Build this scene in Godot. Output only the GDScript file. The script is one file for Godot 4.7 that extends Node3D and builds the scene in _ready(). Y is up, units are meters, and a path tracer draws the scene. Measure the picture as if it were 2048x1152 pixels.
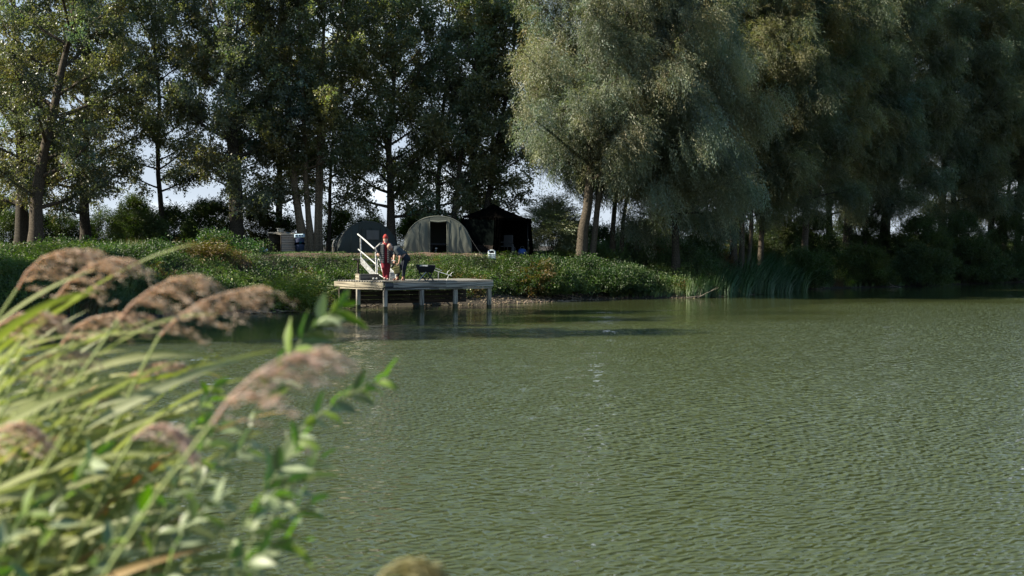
extends Node3D
# A carp lake: reeds on the near bank, a timber platform and bivvies under willows on the far bank.

const EYE := 2.43          # height of the camera above the water
const FPX := 2500.0        # focal length in pixels of the 2048-pixel photograph
const HORIZON := 492.0     # row of the horizon in it
const LEAN := 0.35         # the wind blows to the right

var M := {}
var used := {}
var rng := RandomNumberGenerator.new()
var cam: Camera3D

# ---------------------------------------------------------------- mesh building
class MB:
	var v := PackedVector3Array()
	var n := PackedVector3Array()
	var uv := PackedVector2Array()
	var c := PackedColorArray()
	var ix := PackedInt32Array()
	var col := Color.WHITE

	func vert(p: Vector3, nn: Vector3, t := Vector2.ZERO) -> int:
		v.append(p); n.append(nn); uv.append(t); c.append(col)
		return v.size() - 1

	func tri(a: int, b: int, d: int) -> void:
		var g := (v[b] - v[a]).cross(v[d] - v[a])
		if g.dot(n[a] + n[b] + n[d]) > 0.0:
			ix.append(a); ix.append(d); ix.append(b)
		else:
			ix.append(a); ix.append(b); ix.append(d)

	func face(p: Array, out_dir: Vector3, m := 1.0) -> void:
		var g: Vector3 = (p[1] - p[0]).cross(p[2] - p[0]).normalized()
		if g.dot(out_dir) < 0.0: g = -g
		var first := v.size()
		var ux: Vector3 = (p[1] - p[0]).normalized()
		var uy := g.cross(ux)
		for q in p: vert(q, g, Vector2(q.dot(ux), q.dot(uy)) * m)
		for k in range(1, p.size() - 1): tri(first, first + k, first + k + 1)

	func box(size: Vector3, t: Transform3D, b := 0.0) -> void:
		# a box with chamfered edges; u runs along the longest side
		var h := size * 0.5
		b = minf(b, minf(h.x, minf(h.y, h.z)) * 0.6)
		for ax in 3:
			var a1 := (ax + 1) % 3
			var a2 := (ax + 2) % 3
			for s in [-1.0, 1.0]:
				var pts := []
				for q in [Vector2(-1, -1), Vector2(1, -1), Vector2(1, 1), Vector2(-1, 1)]:
					var p := Vector3()
					p[ax] = s * h[ax]; p[a1] = q.x * (h[a1] - b); p[a2] = q.y * (h[a2] - b)
					pts.append(p)
				var nn := Vector3(); nn[ax] = s
				var first := v.size()
				var lng := 0 if (size.x >= size.y and size.x >= size.z) else (1 if size.y >= size.z else 2)
				for p in pts:
					var u: float = p[lng] if lng != ax else p[a1]
					var w: float = p[a2] if lng == a1 else p[a1]
					if lng == ax: w = p[a2]
					vert(t * p, (t.basis * nn).normalized(), Vector2(u, w + ax * 0.37 + s * 0.21))
				tri(first, first + 1, first + 2); tri(first, first + 2, first + 3)
		if b <= 0.0: return
		for ax in 3:
			var a1 := (ax + 1) % 3
			var a2 := (ax + 2) % 3
			for s1 in [-1.0, 1.0]:
				for s2 in [-1.0, 1.0]:
					var pts := []
					for e in [-1.0, 1.0]:
						var p := Vector3(); p[ax] = e * (h[ax] - b); p[a1] = s1 * h[a1]; p[a2] = s2 * (h[a2] - b); pts.append(t * p)
					for e in [1.0, -1.0]:
						var p := Vector3(); p[ax] = e * (h[ax] - b); p[a1] = s1 * (h[a1] - b); p[a2] = s2 * h[a2]; pts.append(t * p)
					var d := Vector3(); d[a1] = s1; d[a2] = s2
					face(pts, t.basis * d)
		for sx in [-1.0, 1.0]:
			for sy in [-1.0, 1.0]:
				for sz in [-1.0, 1.0]:
					var s := Vector3(sx, sy, sz)
					var p := [s * Vector3(h.x, h.y - b, h.z - b), s * Vector3(h.x - b, h.y, h.z - b), s * Vector3(h.x - b, h.y - b, h.z)]
					face([t * p[0], t * p[1], t * p[2]], t.basis * s)

	func tube(path: Array, radii: Array, sides := 8, cap := true, flat := 1.0) -> void:
		var count := path.size()
		var up := Vector3.UP
		var first := v.size()
		var along := 0.0
		var x := Vector3.ZERO
		for i in count:
			var d: Vector3 = (path[mini(i + 1, count - 1)] - path[maxi(i - 1, 0)]).normalized()
			if i == 0:
				x = d.cross(Vector3.RIGHT if absf(d.x) < 0.8 else Vector3.UP).normalized()
			x = (x - d * x.dot(d)).normalized()
			var y := d.cross(x)
			if i: along += (path[i] - path[i - 1]).length()
			var r: float = radii[mini(i, radii.size() - 1)]
			for k in sides + 1:
				var a := TAU * k / sides
				var nn := x * cos(a) + y * sin(a) * flat
				vert(path[i] + nn * r, (x * cos(a) + y * sin(a)).normalized(), Vector2(along, float(k) / sides * TAU * r))
		for i in count - 1:
			for k in sides:
				var a := first + i * (sides + 1) + k
				tri(a, a + 1, a + sides + 2); tri(a, a + sides + 2, a + sides + 1)
		if cap:
			for e in [0, count - 1]:
				var d: Vector3 = (path[1] - path[0]).normalized() * -1.0 if e == 0 else (path[count - 1] - path[count - 2]).normalized()
				var f0 := v.size()
				vert(path[e], d)
				for k in sides + 1: vert(v[first + e * (sides + 1) + k], d)
				for k in sides: tri(f0, f0 + 1 + k, f0 + 2 + k)

	func lathe(profile: Array, segs: int, t: Transform3D, smooth := true) -> void:
		# profile: Vector2(radius, height) from bottom to top
		var first := v.size()
		for i in profile.size():
			var p: Vector2 = profile[i]
			var d: Vector2 = (profile[mini(i + 1, profile.size() - 1)] - profile[maxi(i - 1, 0)]).normalized()
			for k in segs + 1:
				var a := TAU * k / segs
				vert(t * Vector3(cos(a) * p.x, p.y, sin(a) * p.x), (t.basis * Vector3(cos(a) * d.y, -d.x, sin(a) * d.y)).normalized(), Vector2(a, p.y))
		for i in profile.size() - 1:
			for k in segs:
				var a := first + i * (segs + 1) + k
				tri(a, a + 1, a + segs + 2); tri(a, a + segs + 2, a + segs + 1)

	func ball(center: Vector3, r: Vector3, segs := 12, rings := 8) -> void:
		var first := v.size()
		for i in rings + 1:
			var th := PI * i / rings
			for k in segs + 1:
				var a := TAU * k / segs
				var d := Vector3(sin(th) * cos(a), cos(th), sin(th) * sin(a))
				vert(center + d * r, (d / r).normalized(), Vector2(a, th))
		for i in rings:
			for k in segs:
				var a := first + i * (segs + 1) + k
				tri(a, a + 1, a + segs + 2); tri(a, a + segs + 2, a + segs + 1)

	func grid(pts: Array, w: int, hgt: int, out_dir: Vector3, uvm := 1.0) -> void:
		# a smooth sheet of w x hgt points
		var first := v.size()
		for j in hgt:
			for i in w:
				var a: Vector3 = pts[j * w + mini(i + 1, w - 1)] - pts[j * w + maxi(i - 1, 0)]
				var b: Vector3 = pts[mini(j + 1, hgt - 1) * w + i] - pts[maxi(j - 1, 0) * w + i]
				var g := a.cross(b).normalized()
				if g.dot(out_dir) < 0.0: g = -g
				vert(pts[j * w + i], g, Vector2(i, j) * uvm)
		for j in hgt - 1:
			for i in w - 1:
				var k := first + j * w + i
				tri(k, k + 1, k + w + 1); tri(k, k + w + 1, k + w)

	func done() -> ArrayMesh:
		var a := []
		a.resize(Mesh.ARRAY_MAX)
		a[Mesh.ARRAY_VERTEX] = v; a[Mesh.ARRAY_NORMAL] = n; a[Mesh.ARRAY_TEX_UV] = uv; a[Mesh.ARRAY_COLOR] = c; a[Mesh.ARRAY_INDEX] = ix
		var m := ArrayMesh.new()
		m.add_surface_from_arrays(Mesh.PRIMITIVE_TRIANGLES, a)
		return m


func numbered(called: String) -> String:
	if not used.has(called):
		used[called] = 0
		return called
	used[called] += 1
	return "%s_%03d" % [called, used[called]]

func tag(o: Node3D, label := "", category := "", group := "", kind := "") -> Node3D:
	if label: o.set_meta("label", label)
	if category: o.set_meta("category", category)
	if group: o.set_meta("group", group)
	if kind: o.set_meta("kind", kind)
	return o

func thing(called: String, label: String, category: String, at := Vector3.ZERO, turn := 0.0, group := "") -> Node3D:
	var o := Node3D.new()
	o.name = numbered(called)
	add_child(o)
	o.position = at
	o.rotation.y = turn
	tag(o, label, category, group)
	return o

func part(called: String, mesh: Mesh, m: Material, parent: Node3D) -> MeshInstance3D:
	var o := MeshInstance3D.new()
	o.name = called if parent != self else numbered(called)
	o.mesh = mesh
	o.material_override = m
	parent.add_child(o, true)
	return o

func many(called: String, mesh: Mesh, m: Material, where: Array, tints: PackedColorArray, parent: Node3D) -> MultiMeshInstance3D:
	var mm := MultiMesh.new()
	mm.transform_format = MultiMesh.TRANSFORM_3D
	mm.use_colors = true
	mm.mesh = mesh
	mm.instance_count = where.size()
	for i in where.size():
		mm.set_instance_transform(i, where[i])
		mm.set_instance_color(i, tints[i])
	var o := MultiMeshInstance3D.new()
	o.name = called if parent != self else numbered(called)
	o.multimesh = mm
	o.material_override = m
	parent.add_child(o, true)
	o.set_meta("kind", "stuff")
	return o

func lin(r: float, g: float, b: float) -> Color:
	return Color(r, g, b).linear_to_srgb()

func mat(called: String, c: Color, rough := 0.8, spec := 0.5, tex: Texture2D = null, scale := Vector3.ZERO) -> StandardMaterial3D:
	var m := StandardMaterial3D.new()
	m.resource_name = called
	m.albedo_color = c
	m.roughness = rough
	m.metallic_specular = spec
	m.cull_mode = BaseMaterial3D.CULL_DISABLED
	if tex:
		m.albedo_texture = tex
		if scale != Vector3.ZERO:
			m.uv1_triplanar = true
			m.uv1_scale = scale
	M[called] = m
	return m

func leafy(called: String, c: Color, through: Color, rough := 0.5, spec := 0.5) -> StandardMaterial3D:
	var m := mat(called, c, rough, spec)
	m.backlight_enabled = true
	m.backlight = through
	m.vertex_color_use_as_albedo = true
	return m

func noise_tex(sd: int, freq: float, lo: Color, hi: Color, octaves := 4, mid := 0.5, contrast := 1.0, squeeze := 1, size := 256) -> ImageTexture:
	var f := FastNoiseLite.new()
	f.seed = sd; f.noise_type = FastNoiseLite.TYPE_SIMPLEX_SMOOTH; f.frequency = freq; f.fractal_octaves = octaves
	var src := f.get_seamless_image(size / squeeze, size)
	var im := Image.create(size, size, false, Image.FORMAT_RGB8)
	for y in size:
		for x in size:
			var t := clampf((src.get_pixel(x / squeeze, y).r - 0.5) * contrast + mid, 0.0, 1.0)
			im.set_pixel(x, y, lo.lerp(hi, t))
	return ImageTexture.create_from_image(im)

# a point that the photograph shows at that pixel, that many metres off
func at(px: float, py: float, d: float) -> Vector3:
	return Vector3((px - 1024.0) / FPX * d, EYE + (HORIZON - py) / FPX * d, -d)

func rnd(a: float, b: float) -> float:
	return rng.randf_range(a, b)

func along(dir: Vector3, at_: Vector3, roll: float, s: float) -> Transform3D:
	# x axis of the mesh laid along dir
	var x := dir.normalized()
	var y := (Vector3.UP - x * x.y)
	y = y.normalized() if y.length() > 0.05 else Vector3(0, 0, 1).cross(x).normalized()
	var z := x.cross(y)
	var b := Basis(x, y, z) * Basis(Vector3.RIGHT, roll)
	return Transform3D(b.scaled_local(Vector3.ONE * s), at_)

# ---------------------------------------------------------------- the lie of the land
const SHORE := [[-120.0, -15.0], [-45.0, -22.0], [-26.0, -26.5], [-22.5, -33.0], [-19.5, -38.5], [-16.8, -41.0], [-10.7, -43.2], [-7.8, -46.2], [-5.6, -49.6], [-3.2, -51.0], [-0.8, -51.6], [1.64, -54.0], [5.2, -57.3], [8.8, -58.2], [11.6, -61.5], [14.6, -67.6], [18.2, -71.5], [23.1, -74.0], [29.8, -80.0], [34.4, -84.0], [60.0, -96.0], [200.0, -110.0]]
var hills := FastNoiseLite.new()

func shore_z(x: float) -> float:
	for k in SHORE.size() - 1:
		if x <= SHORE[k + 1][0]:
			var t: float = (x - SHORE[k][0]) / (SHORE[k + 1][0] - SHORE[k][0])
			return lerpf(SHORE[k][1], SHORE[k + 1][1], clampf(t, 0.0, 1.0))
	return SHORE[-1][1]

func inland(x: float, z: float) -> float:
	# metres behind the far waterline; negative over the water
	var zs := (shore_z(x - 0.7) + shore_z(x) + shore_z(x + 0.7)) / 3.0
	var slope := (shore_z(x + 1.6) - shore_z(x - 1.6)) / 3.2
	return (zs - z) / sqrt(1.0 + slope * slope)

func ground_y(x: float, z: float) -> float:
	var s := inland(x, z)
	if z > -6.0:                     # the near bank, under the camera and the reeds
		var t := smoothstep(-3.6, -0.4, z + 0.25 * sin(x * 1.3))
		return lerpf(-1.2, 0.95, t)
	var top := 2.08 + 0.14 * smoothstep(6.0, 18.0, x) + hills.get_noise_2d(x * 5.0, z * 5.0) * 0.05
	if s < 0.0: return maxf(-1.6, s * 0.35) + hills.get_noise_2d(x * 20.0, z * 20.0) * 0.02
	var beach := 0.16 * minf(s, 1.2) + hills.get_noise_2d(x * 26.0, z * 26.0) * 0.07 * minf(s, 1.0)
	return beach + (top - 0.19) * smoothstep(0.9, 5.8, s)

func axis(stops: Array) -> PackedFloat32Array:
	# [[from, step], ...] up to the last stop
	var out := PackedFloat32Array()
	for k in stops.size() - 1:
		var p: float = stops[k][0]
		while p < stops[k + 1][0] - 1e-4:
			out.append(p)
			p += stops[k][1]
	out.append(stops[-1][0])
	return out

func build_ground() -> void:
	var xs := axis([[-1500, 345], [-120, 20], [-40, 2], [-24, 0.4], [40, 2], [80, 20], [200, 325], [1500, 0]])
	var zs := axis([[-1500, 350], [-150, 10], [-100, 1], [-86, 0.4], [-38, 2], [-6, 0.4], [2, 6], [60, 1]])
	var b := MB.new()
	var pts := []
	for z in zs:
		for x in xs: pts.append(Vector3(x, ground_y(x, z), z))
	b.grid(pts, xs.size(), zs.size(), Vector3.UP)
	tag(part("ground", b.done(), M.soil, self), "", "", "", "structure")
	# the trodden path along the top of the bank and the strip of short turf behind it
	for strip in [["path", 5.0, 6.3, M.dirt, -10.4, 1.5, 0.016], ["lawn", 6.2, 15.0, M.turf, -12.0, 6.0, 0.009]]:
		var g := MB.new()
		var p := []
		var w := 0
		for j in 9:
			w = 0
			var x: float = strip[4]
			while x <= strip[5]:
				var edge := smoothstep(0.0, 1.5, x - strip[4]) * smoothstep(0.0, 1.5, strip[5] - x)
				var s: float = lerpf(strip[1], strip[2], 0.5 + (j / 8.0 - 0.5) * edge) + 0.16 * sin(x * 1.7) + 0.1 * sin(x * 4.1)
				var slope := (shore_z(x + 1.6) - shore_z(x - 1.6)) / 3.2
				var z := shore_z(x) - s * sqrt(1.0 + slope * slope)
				p.append(Vector3(x, ground_y(x, z) + strip[6], z))
				x += 0.4
				w += 1
		g.grid(p, w, 9, Vector3.UP)
		tag(part(strip[0], g.done(), strip[3], self), "", "", "", "structure")

# ---------------------------------------------------------------- the water
# two sets of travelling ripples that repeat: long ones for the surface itself, short ones for its normal map
func wave_set(sd: int, count: int, k_lo: float, k_hi: float, n: int, l: float) -> Array:
	var h := PackedFloat32Array(); var px := PackedFloat32Array(); var pz := PackedFloat32Array()
	h.resize(n * n); px.resize(n * n); pz.resize(n * n)
	var r := RandomNumberGenerator.new()
	r.seed = sd
	var comps := []
	while comps.size() < count:
		var kx := r.randi_range(-int(k_hi), int(k_hi))
		var kz := r.randi_range(-int(k_hi), int(k_hi))
		var k := sqrt(kx * kx + kz * kz)
		if k < k_lo or k > k_hi: continue
		var spread := absf(Vector2(kx, kz).normalized().dot(Vector2(0.24, 0.97)))
		if r.randf() > spread * spread * 0.95 + 0.05: continue
		comps.append([kx, kz, r.randf() * TAU, pow(k_lo / k, 1.6) * r.randf_range(0.6, 1.2)])
	var total := 0.0
	for c in comps: total += pow(c[3] * TAU / l * sqrt(c[0] * c[0] + c[1] * c[1]), 2.0) * 0.5
	var norm := 1.0 / sqrt(total)          # slope of 1 on average; scaled where it is used
	for c in comps:
		var sx := PackedFloat32Array(); var cx := PackedFloat32Array(); var sz := PackedFloat32Array(); var cz := PackedFloat32Array()
		for i in n:
			var a: float = TAU * c[0] * i / n + c[2]
			var d: float = TAU * c[1] * i / n
			sx.append(sin(a)); cx.append(cos(a)); sz.append(sin(d)); cz.append(cos(d))
		var amp: float = c[3] * norm
		var gx: float = amp * TAU * c[0] / l
		var gz: float = amp * TAU * c[1] / l
		for j in n:
			var sj := sz[j]
			var cj := cz[j]
			for i in n:
				var cs := cx[i] * cj - sx[i] * sj
				var q := j * n + i
				h[q] += amp * (sx[i] * cj + cx[i] * sj)
				px[q] += gx * cs
				pz[q] += gz * cs
	return [h, px, pz]

var wave_h := PackedFloat32Array()
var wave_gx := PackedFloat32Array()
var wave_gz := PackedFloat32Array()
const WN := 128
const WL := 4.2

func wave(x: float, z: float) -> Vector3:
	var u := fposmod(x / WL, 1.0) * WN
	var w := fposmod(z / WL, 1.0) * WN
	var i := int(u) % WN
	var j := int(w) % WN
	var fu := u - floorf(u)
	var fw := w - floorf(w)
	var i1 := (i + 1) % WN
	var j1 := ((j + 1) % WN) * WN
	j *= WN
	var a := (1 - fu) * (1 - fw); var b := fu * (1 - fw); var c := (1 - fu) * fw; var d := fu * fw
	return Vector3(wave_gx[j + i] * a + wave_gx[j + i1] * b + wave_gx[j1 + i] * c + wave_gx[j1 + i1] * d,
		wave_h[j + i] * a + wave_h[j + i1] * b + wave_h[j1 + i] * c + wave_h[j1 + i1] * d,
		wave_gz[j + i] * a + wave_gz[j + i1] * b + wave_gz[j1 + i] * c + wave_gz[j1 + i1] * d)

const RUFFLED := 0.31        # slope of the short ripples where the wind reaches
const LEVELS := 7

func build_water() -> void:
	var big := wave_set(41, 34, 7.0, 20.0, WN, WL)
	wave_h = big[0]; wave_gx = big[1]; wave_gz = big[2]
	var tn := 1024
	var tile := 5.0
	var small := wave_set(43, 44, 20.0, 68.0, tn, tile)
	var im := Image.create(tn, tn, false, Image.FORMAT_RGB8)
	for j in tn:
		for i in tn:
			# kept at 0.42 of the full slope, which the strength of the map makes up for
			var g := Vector3(-small[1][j * tn + i] * 0.3, -small[2][j * tn + i] * 0.3, 1.0).normalized()
			im.set_pixel(i, j, Color(g.x * 0.5 + 0.5, g.y * 0.5 + 0.5, g.z * 0.5 + 0.5))
	var ripple := ImageTexture.create_from_image(im)
	var gust := FastNoiseLite.new()
	gust.seed = 8; gust.frequency = 0.05; gust.fractal_octaves = 3
	var rows := 760
	var cols := 300
	var v := PackedVector3Array(); var nn := PackedVector3Array(); var uv := PackedVector2Array(); var lev := PackedByteArray()
	v.resize(rows * cols); nn.resize(rows * cols); uv.resize(rows * cols); lev.resize(rows * cols)
	var zs_of := PackedFloat32Array()
	for k in 1200: zs_of.append((shore_z(k * 0.1 - 62.0) + shore_z(k * 0.1 - 61.0) + shore_z(k * 0.1 - 60.0) + shore_z(k * 0.1 - 59.0) + shore_z(k * 0.1 - 58.0)) / 5.0)
	var ratio := pow(100.0 / 4.0, 1.0 / (rows - 1))
	var d := 4.0
	for j in rows:
		for i in cols:
			var t := float(i) / (cols - 1) - 0.5
			var x := t * (d * 1.0 + 6.0) + d * 0.05
			var z := -d
			var off := (z - zs_of[clampi(int((x + 60.0) * 10.0), 0, 1199)]) * 0.86
			var g := gust.get_noise_2d(x * 0.55, z * 1.7)
			# calm in the lee of the trees, ruffled beyond
			var calm := smoothstep(10.5, 18.5, off + g * 8.0)
			var amp := lerpf(0.010, 0.075, calm) * (1.0 + 0.5 * g)
			var w1 := wave(x, z)
			var w2 := wave(x * 0.77 + z * 0.21 + 1.7, z * 0.77 - x * 0.21 + 0.6)
			var gx := (w1.x + (w2.x * 0.77 - w2.z * 0.21) * 0.9) * amp * 0.75
			var gz := (w1.z + (w2.x * 0.21 + w2.z * 0.77) * 0.9) * amp * 0.75
			var q := j * cols + i
			v[q] = Vector3(x, (w1.y + w2.y * 0.9) * amp * 0.75, z)
			nn[q] = Vector3(-gx, 1.0, -gz).normalized()
			# a slow drift keeps the ripples from lining up where they repeat
			uv[q] = Vector2(x + 1.2 * sin(z * 0.17 + x * 0.09) + 0.5 * sin(z * 0.53 - x * 0.21), z + 1.1 * sin(x * 0.19 - z * 0.08) + 0.5 * sin(x * 0.47 + z * 0.25)) / tile
			lev[q] = clampi(int(calm * (1.0 + 0.35 * g) * (LEVELS - 1.0) + 0.5), 0, LEVELS - 1)
		d *= ratio
	var mesh := ArrayMesh.new()
	for l in LEVELS:
		var b := MB.new()
		var to := PackedInt32Array()
		to.resize(rows * cols)
		to.fill(-1)
		for j in rows - 1:
			for i in cols - 1:
				var q := j * cols + i
				if lev[q] != l: continue
				for k in [q, q + cols, q + cols + 1, q, q + cols + 1, q + 1]:
					if to[k] < 0:
						to[k] = b.v.size()
						b.v.append(v[k]); b.n.append(nn[k]); b.uv.append(uv[k]); b.c.append(Color.WHITE)
					b.ix.append(to[k])
		if b.ix.is_empty(): continue
		var a := []
		a.resize(Mesh.ARRAY_MAX)
		a[Mesh.ARRAY_VERTEX] = b.v; a[Mesh.ARRAY_NORMAL] = b.n; a[Mesh.ARRAY_TEX_UV] = b.uv; a[Mesh.ARRAY_INDEX] = b.ix
		mesh.add_surface_from_arrays(Mesh.PRIMITIVE_TRIANGLES, a)
		var m: StandardMaterial3D = M.water.duplicate()
		m.resource_name = "water_%d" % l
		m.normal_enabled = true
		m.normal_texture = ripple
		m.normal_scale = lerpf(0.05, 1.0, l / (LEVELS - 1.0)) * RUFFLED / 0.3
		mesh.surface_set_material(mesh.get_surface_count() - 1, m)
	var o := MeshInstance3D.new()
	o.name = numbered("water")
	o.mesh = mesh
	add_child(o)
	o.set_meta("kind", "structure")
	var far := MB.new()
	far.grid([Vector3(-300, -0.05, -125), Vector3(300, -0.05, -125), Vector3(-300, -0.05, 4), Vector3(300, -0.05, 4)], 2, 2, Vector3.UP)
	tag(part("water", far.done(), M.water, self), "", "", "", "structure")

func clouds() -> ImageTexture:
	# broken fair weather cloud, thicker towards the horizon
	var f := FastNoiseLite.new()
	f.seed = 77; f.frequency = 1.3; f.fractal_octaves = 5; f.noise_type = FastNoiseLite.TYPE_SIMPLEX_SMOOTH
	var w := 640
	var h := 320
	var im := Image.create(w, h, false, Image.FORMAT_RGBA8)
	im.fill(Color(1, 1, 1, 0))
	for y in h / 2:
		var el := PI * 0.5 - PI * (y + 0.5) / h
		for x in w:
			var a := TAU * (x + 0.5) / w
			var d := Vector3(cos(a) * cos(el), sin(el), sin(a) * cos(el))
			# a flat layer seen from below
			var q := d / (d.y + 0.22)
			var k := f.get_noise_3d(q.x, 0.0, q.z) + 0.4 * f.get_noise_3d(q.x * 3.0, 9.0, q.z * 3.0)
			var c := smoothstep(0.20, 0.70, k)
			im.set_pixel(x, y, Color(0.74, 0.75, 0.75, c))
	return ImageTexture.create_from_image(im)

func materials() -> void:
	var grey_lo := Color(0.62, 0.62, 0.62)
	var mottle := noise_tex(3, 0.02, grey_lo, Color.WHITE, 5, 0.5, 2.2)
	var streak := noise_tex(4, 0.03, Color(0.5, 0.5, 0.5), Color.WHITE, 5, 0.55, 2.6, 8)
	var fine := noise_tex(6, 0.09, Color(0.55, 0.55, 0.55), Color.WHITE, 4, 0.5, 2.4)
	var m := mat("soil", lin(0.055, 0.046, 0.034), 0.95, 0.3, fine, Vector3.ONE * 0.5)
	m.uv1_world_triplanar = true
	mat("dirt", lin(0.17, 0.115, 0.08), 0.95, 0.3, fine, Vector3.ONE * 0.6)
	mat("turf", lin(0.05, 0.075, 0.022), 0.9, 0.3, fine, Vector3.ONE * 0.4)
	m = mat("water", lin(0.046, 0.057, 0.022), 0.03, 0.354)
	mat("bark", lin(0.115, 0.095, 0.072), 0.9, 0.3, fine, Vector3(1.2, 0.35, 1.2))
	mat("bark_dark", lin(0.075, 0.066, 0.052), 0.9, 0.3, fine, Vector3(1.2, 0.35, 1.2))
	mat("bark_pale", lin(0.24, 0.185, 0.125), 0.9, 0.3, fine, Vector3(1.2, 0.35, 1.2))
	mat("wood_grey", lin(0.36, 0.34, 0.29), 0.85, 0.4, streak)
	leafy("leaf_poplar", lin(0.150, 0.162, 0.105), Color(0.95, 1.0, 0.62), 0.36, 0.6)
	leafy("leaf_willow", lin(0.21, 0.228, 0.155), Color(0.85, 0.90, 0.64), 0.45, 0.5)
	leafy("leaf_dark", lin(0.160, 0.176, 0.110), Color(0.95, 1.0, 0.62), 0.5, 0.45)
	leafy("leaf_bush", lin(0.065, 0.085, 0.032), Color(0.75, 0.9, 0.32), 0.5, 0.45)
	leafy("leaf_bank", lin(0.075, 0.108, 0.042), Color(0.8, 0.95, 0.34), 0.5, 0.5)
	leafy("leaf_grass", lin(0.085, 0.12, 0.045), Color(0.55, 0.7, 0.3), 0.5, 0.45)
	leafy("petal", lin(0.62, 0.63, 0.52), Color(0.8, 0.8, 0.7), 0.6, 0.3)
	mat("driftwood", lin(0.19, 0.165, 0.13), 0.9, 0.3)
	m = mat("stone", lin(0.12, 0.104, 0.082), 0.9, 0.35)
	m.vertex_color_use_as_albedo = true
	# timber: u runs along the grain
	var tones := [lin(0.33, 0.31, 0.27), lin(0.28, 0.265, 0.235), lin(0.36, 0.345, 0.30), lin(0.30, 0.275, 0.22)]
	for k in 4:
		m = mat("wood_%d" % k, tones[k], 0.85, 0.35, streak)
		m.uv1_scale = Vector3(0.5, 3.0, 1)
		m.uv1_offset = Vector3(0.21 * k, 0.37 * k, 0)
	for q in [["wood_warm", lin(0.40, 0.355, 0.27)], ["wood_wet", lin(0.10, 0.105, 0.11)], ["wood_dark", lin(0.07, 0.058, 0.045)], ["wood_dark_grey", lin(0.13, 0.125, 0.11)], ["tread", lin(0.16, 0.18, 0.14)], ["slat_0", lin(0.38, 0.30, 0.25)], ["slat_1", lin(0.33, 0.27, 0.23)], ["slat_2", lin(0.36, 0.27, 0.21)]]:
		m = mat(q[0], q[1], 0.85, 0.35, streak)
		m.uv1_scale = Vector3(0.6, 3.0, 1)
	mat("moss", lin(0.055, 0.06, 0.025), 0.7, 0.5, fine, Vector3.ONE * 2.0)
	m = mat("zinc", lin(0.55, 0.57, 0.58), 0.45, 0.6, mottle, Vector3.ONE * 1.5)
	m.metallic = 0.35
	mat("white_paint", lin(0.72, 0.74, 0.72), 0.5, 0.5, mottle, Vector3.ONE * 2.0)
	mat("black", lin(0.012, 0.013, 0.014), 0.5, 0.5)
	mat("black_cloth", lin(0.016, 0.017, 0.019), 0.85, 0.35)
	mat("grey_cloth", lin(0.05, 0.052, 0.055), 0.9, 0.3)
	mat("bucket", lin(0.34, 0.38, 0.42), 0.35, 0.5)
	mat("can", lin(0.62, 0.70, 0.74), 0.4, 0.5, mottle, Vector3.ONE * 1.2)
	mat("blue", lin(0.02, 0.06, 0.22), 0.6, 0.4)
	mat("navy", lin(0.012, 0.022, 0.06), 0.6, 0.4)
	mat("cyan", lin(0.03, 0.30, 0.52), 0.5, 0.5)
	mat("pale_blue", lin(0.45, 0.58, 0.68), 0.6, 0.4)
	mat("teal", lin(0.06, 0.22, 0.23), 0.45, 0.5)
	mat("tent_dark", lin(0.040, 0.048, 0.042), 0.6, 0.5, mottle, Vector3.ONE * 0.9)
	mat("tent_dark_front", lin(0.024, 0.034, 0.033), 0.7, 0.4)
	mat("tent_window", lin(0.055, 0.06, 0.062), 0.45, 0.5)
	mat("tent_olive", lin(0.100, 0.108, 0.090), 0.75, 0.4)
	var blotch := noise_tex(12, 0.035, Color(0.33, 0.33, 0.32), Color(0.88, 0.85, 0.82), 3, 0.45, 6.0)
	mat("camo", lin(0.0048, 0.0044, 0.0042), 0.95, 0.08, blotch, Vector3.ONE * 0.7)
	mat("camo_brown", lin(0.035, 0.026, 0.021), 0.85, 0.3, blotch, Vector3.ONE * 1.4)
	mat("net", lin(0.003, 0.0045, 0.0042), 0.95, 0.05)
	leafy("reed_leaf_0", lin(0.31, 0.325, 0.165), Color(0.88, 0.92, 0.55), 0.6, 0.3)
	leafy("reed_leaf_1", lin(0.26, 0.285, 0.125), Color(0.88, 0.95, 0.45), 0.6, 0.3)
	leafy("reed_leaf_2", lin(0.34, 0.36, 0.21), Color(0.85, 0.9, 0.58), 0.55, 0.35)
	leafy("reed_leaf_dry", lin(0.32, 0.22, 0.09), Color(0.6, 0.4, 0.15), 0.6, 0.4)
	leafy("plume", lin(0.70, 0.60, 0.49), Color(1.0, 0.86, 0.72), 0.7, 0.3)
	leafy("plume_purple", lin(0.68, 0.59, 0.52), Color(1.0, 0.86, 0.78), 0.7, 0.3)
	mat("reed_stem", lin(0.22, 0.27, 0.08), 0.5, 0.5)
	mat("shoot_stem", lin(0.16, 0.21, 0.07), 0.5, 0.5)
	leafy("sallow_green", lin(0.135, 0.170, 0.075), Color(0.4, 0.65, 0.15), 0.45, 0.5)
	leafy("sallow_silver", lin(0.24, 0.285, 0.17), Color(0.5, 0.6, 0.34), 0.6, 0.3)
	leafy("sallow_bright", lin(0.15, 0.225, 0.035), Color(0.75, 0.95, 0.16), 0.5, 0.4)
	m = mat("skin", lin(0.50, 0.31, 0.23), 0.55, 0.4)
	m = mat("skin_tan", lin(0.42, 0.24, 0.17), 0.5, 0.45)
	mat("eye", lin(0.04, 0.03, 0.025), 0.2, 0.5)
	mat("red_top", lin(0.17, 0.018, 0.024), 0.85, 0.3)
	mat("red_trousers", lin(0.155, 0.018, 0.028), 0.85, 0.3)
	mat("red_hat", lin(0.30, 0.05, 0.042), 0.9, 0.25)
	mat("jacket", lin(0.022, 0.027, 0.032), 0.4, 0.5)
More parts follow.
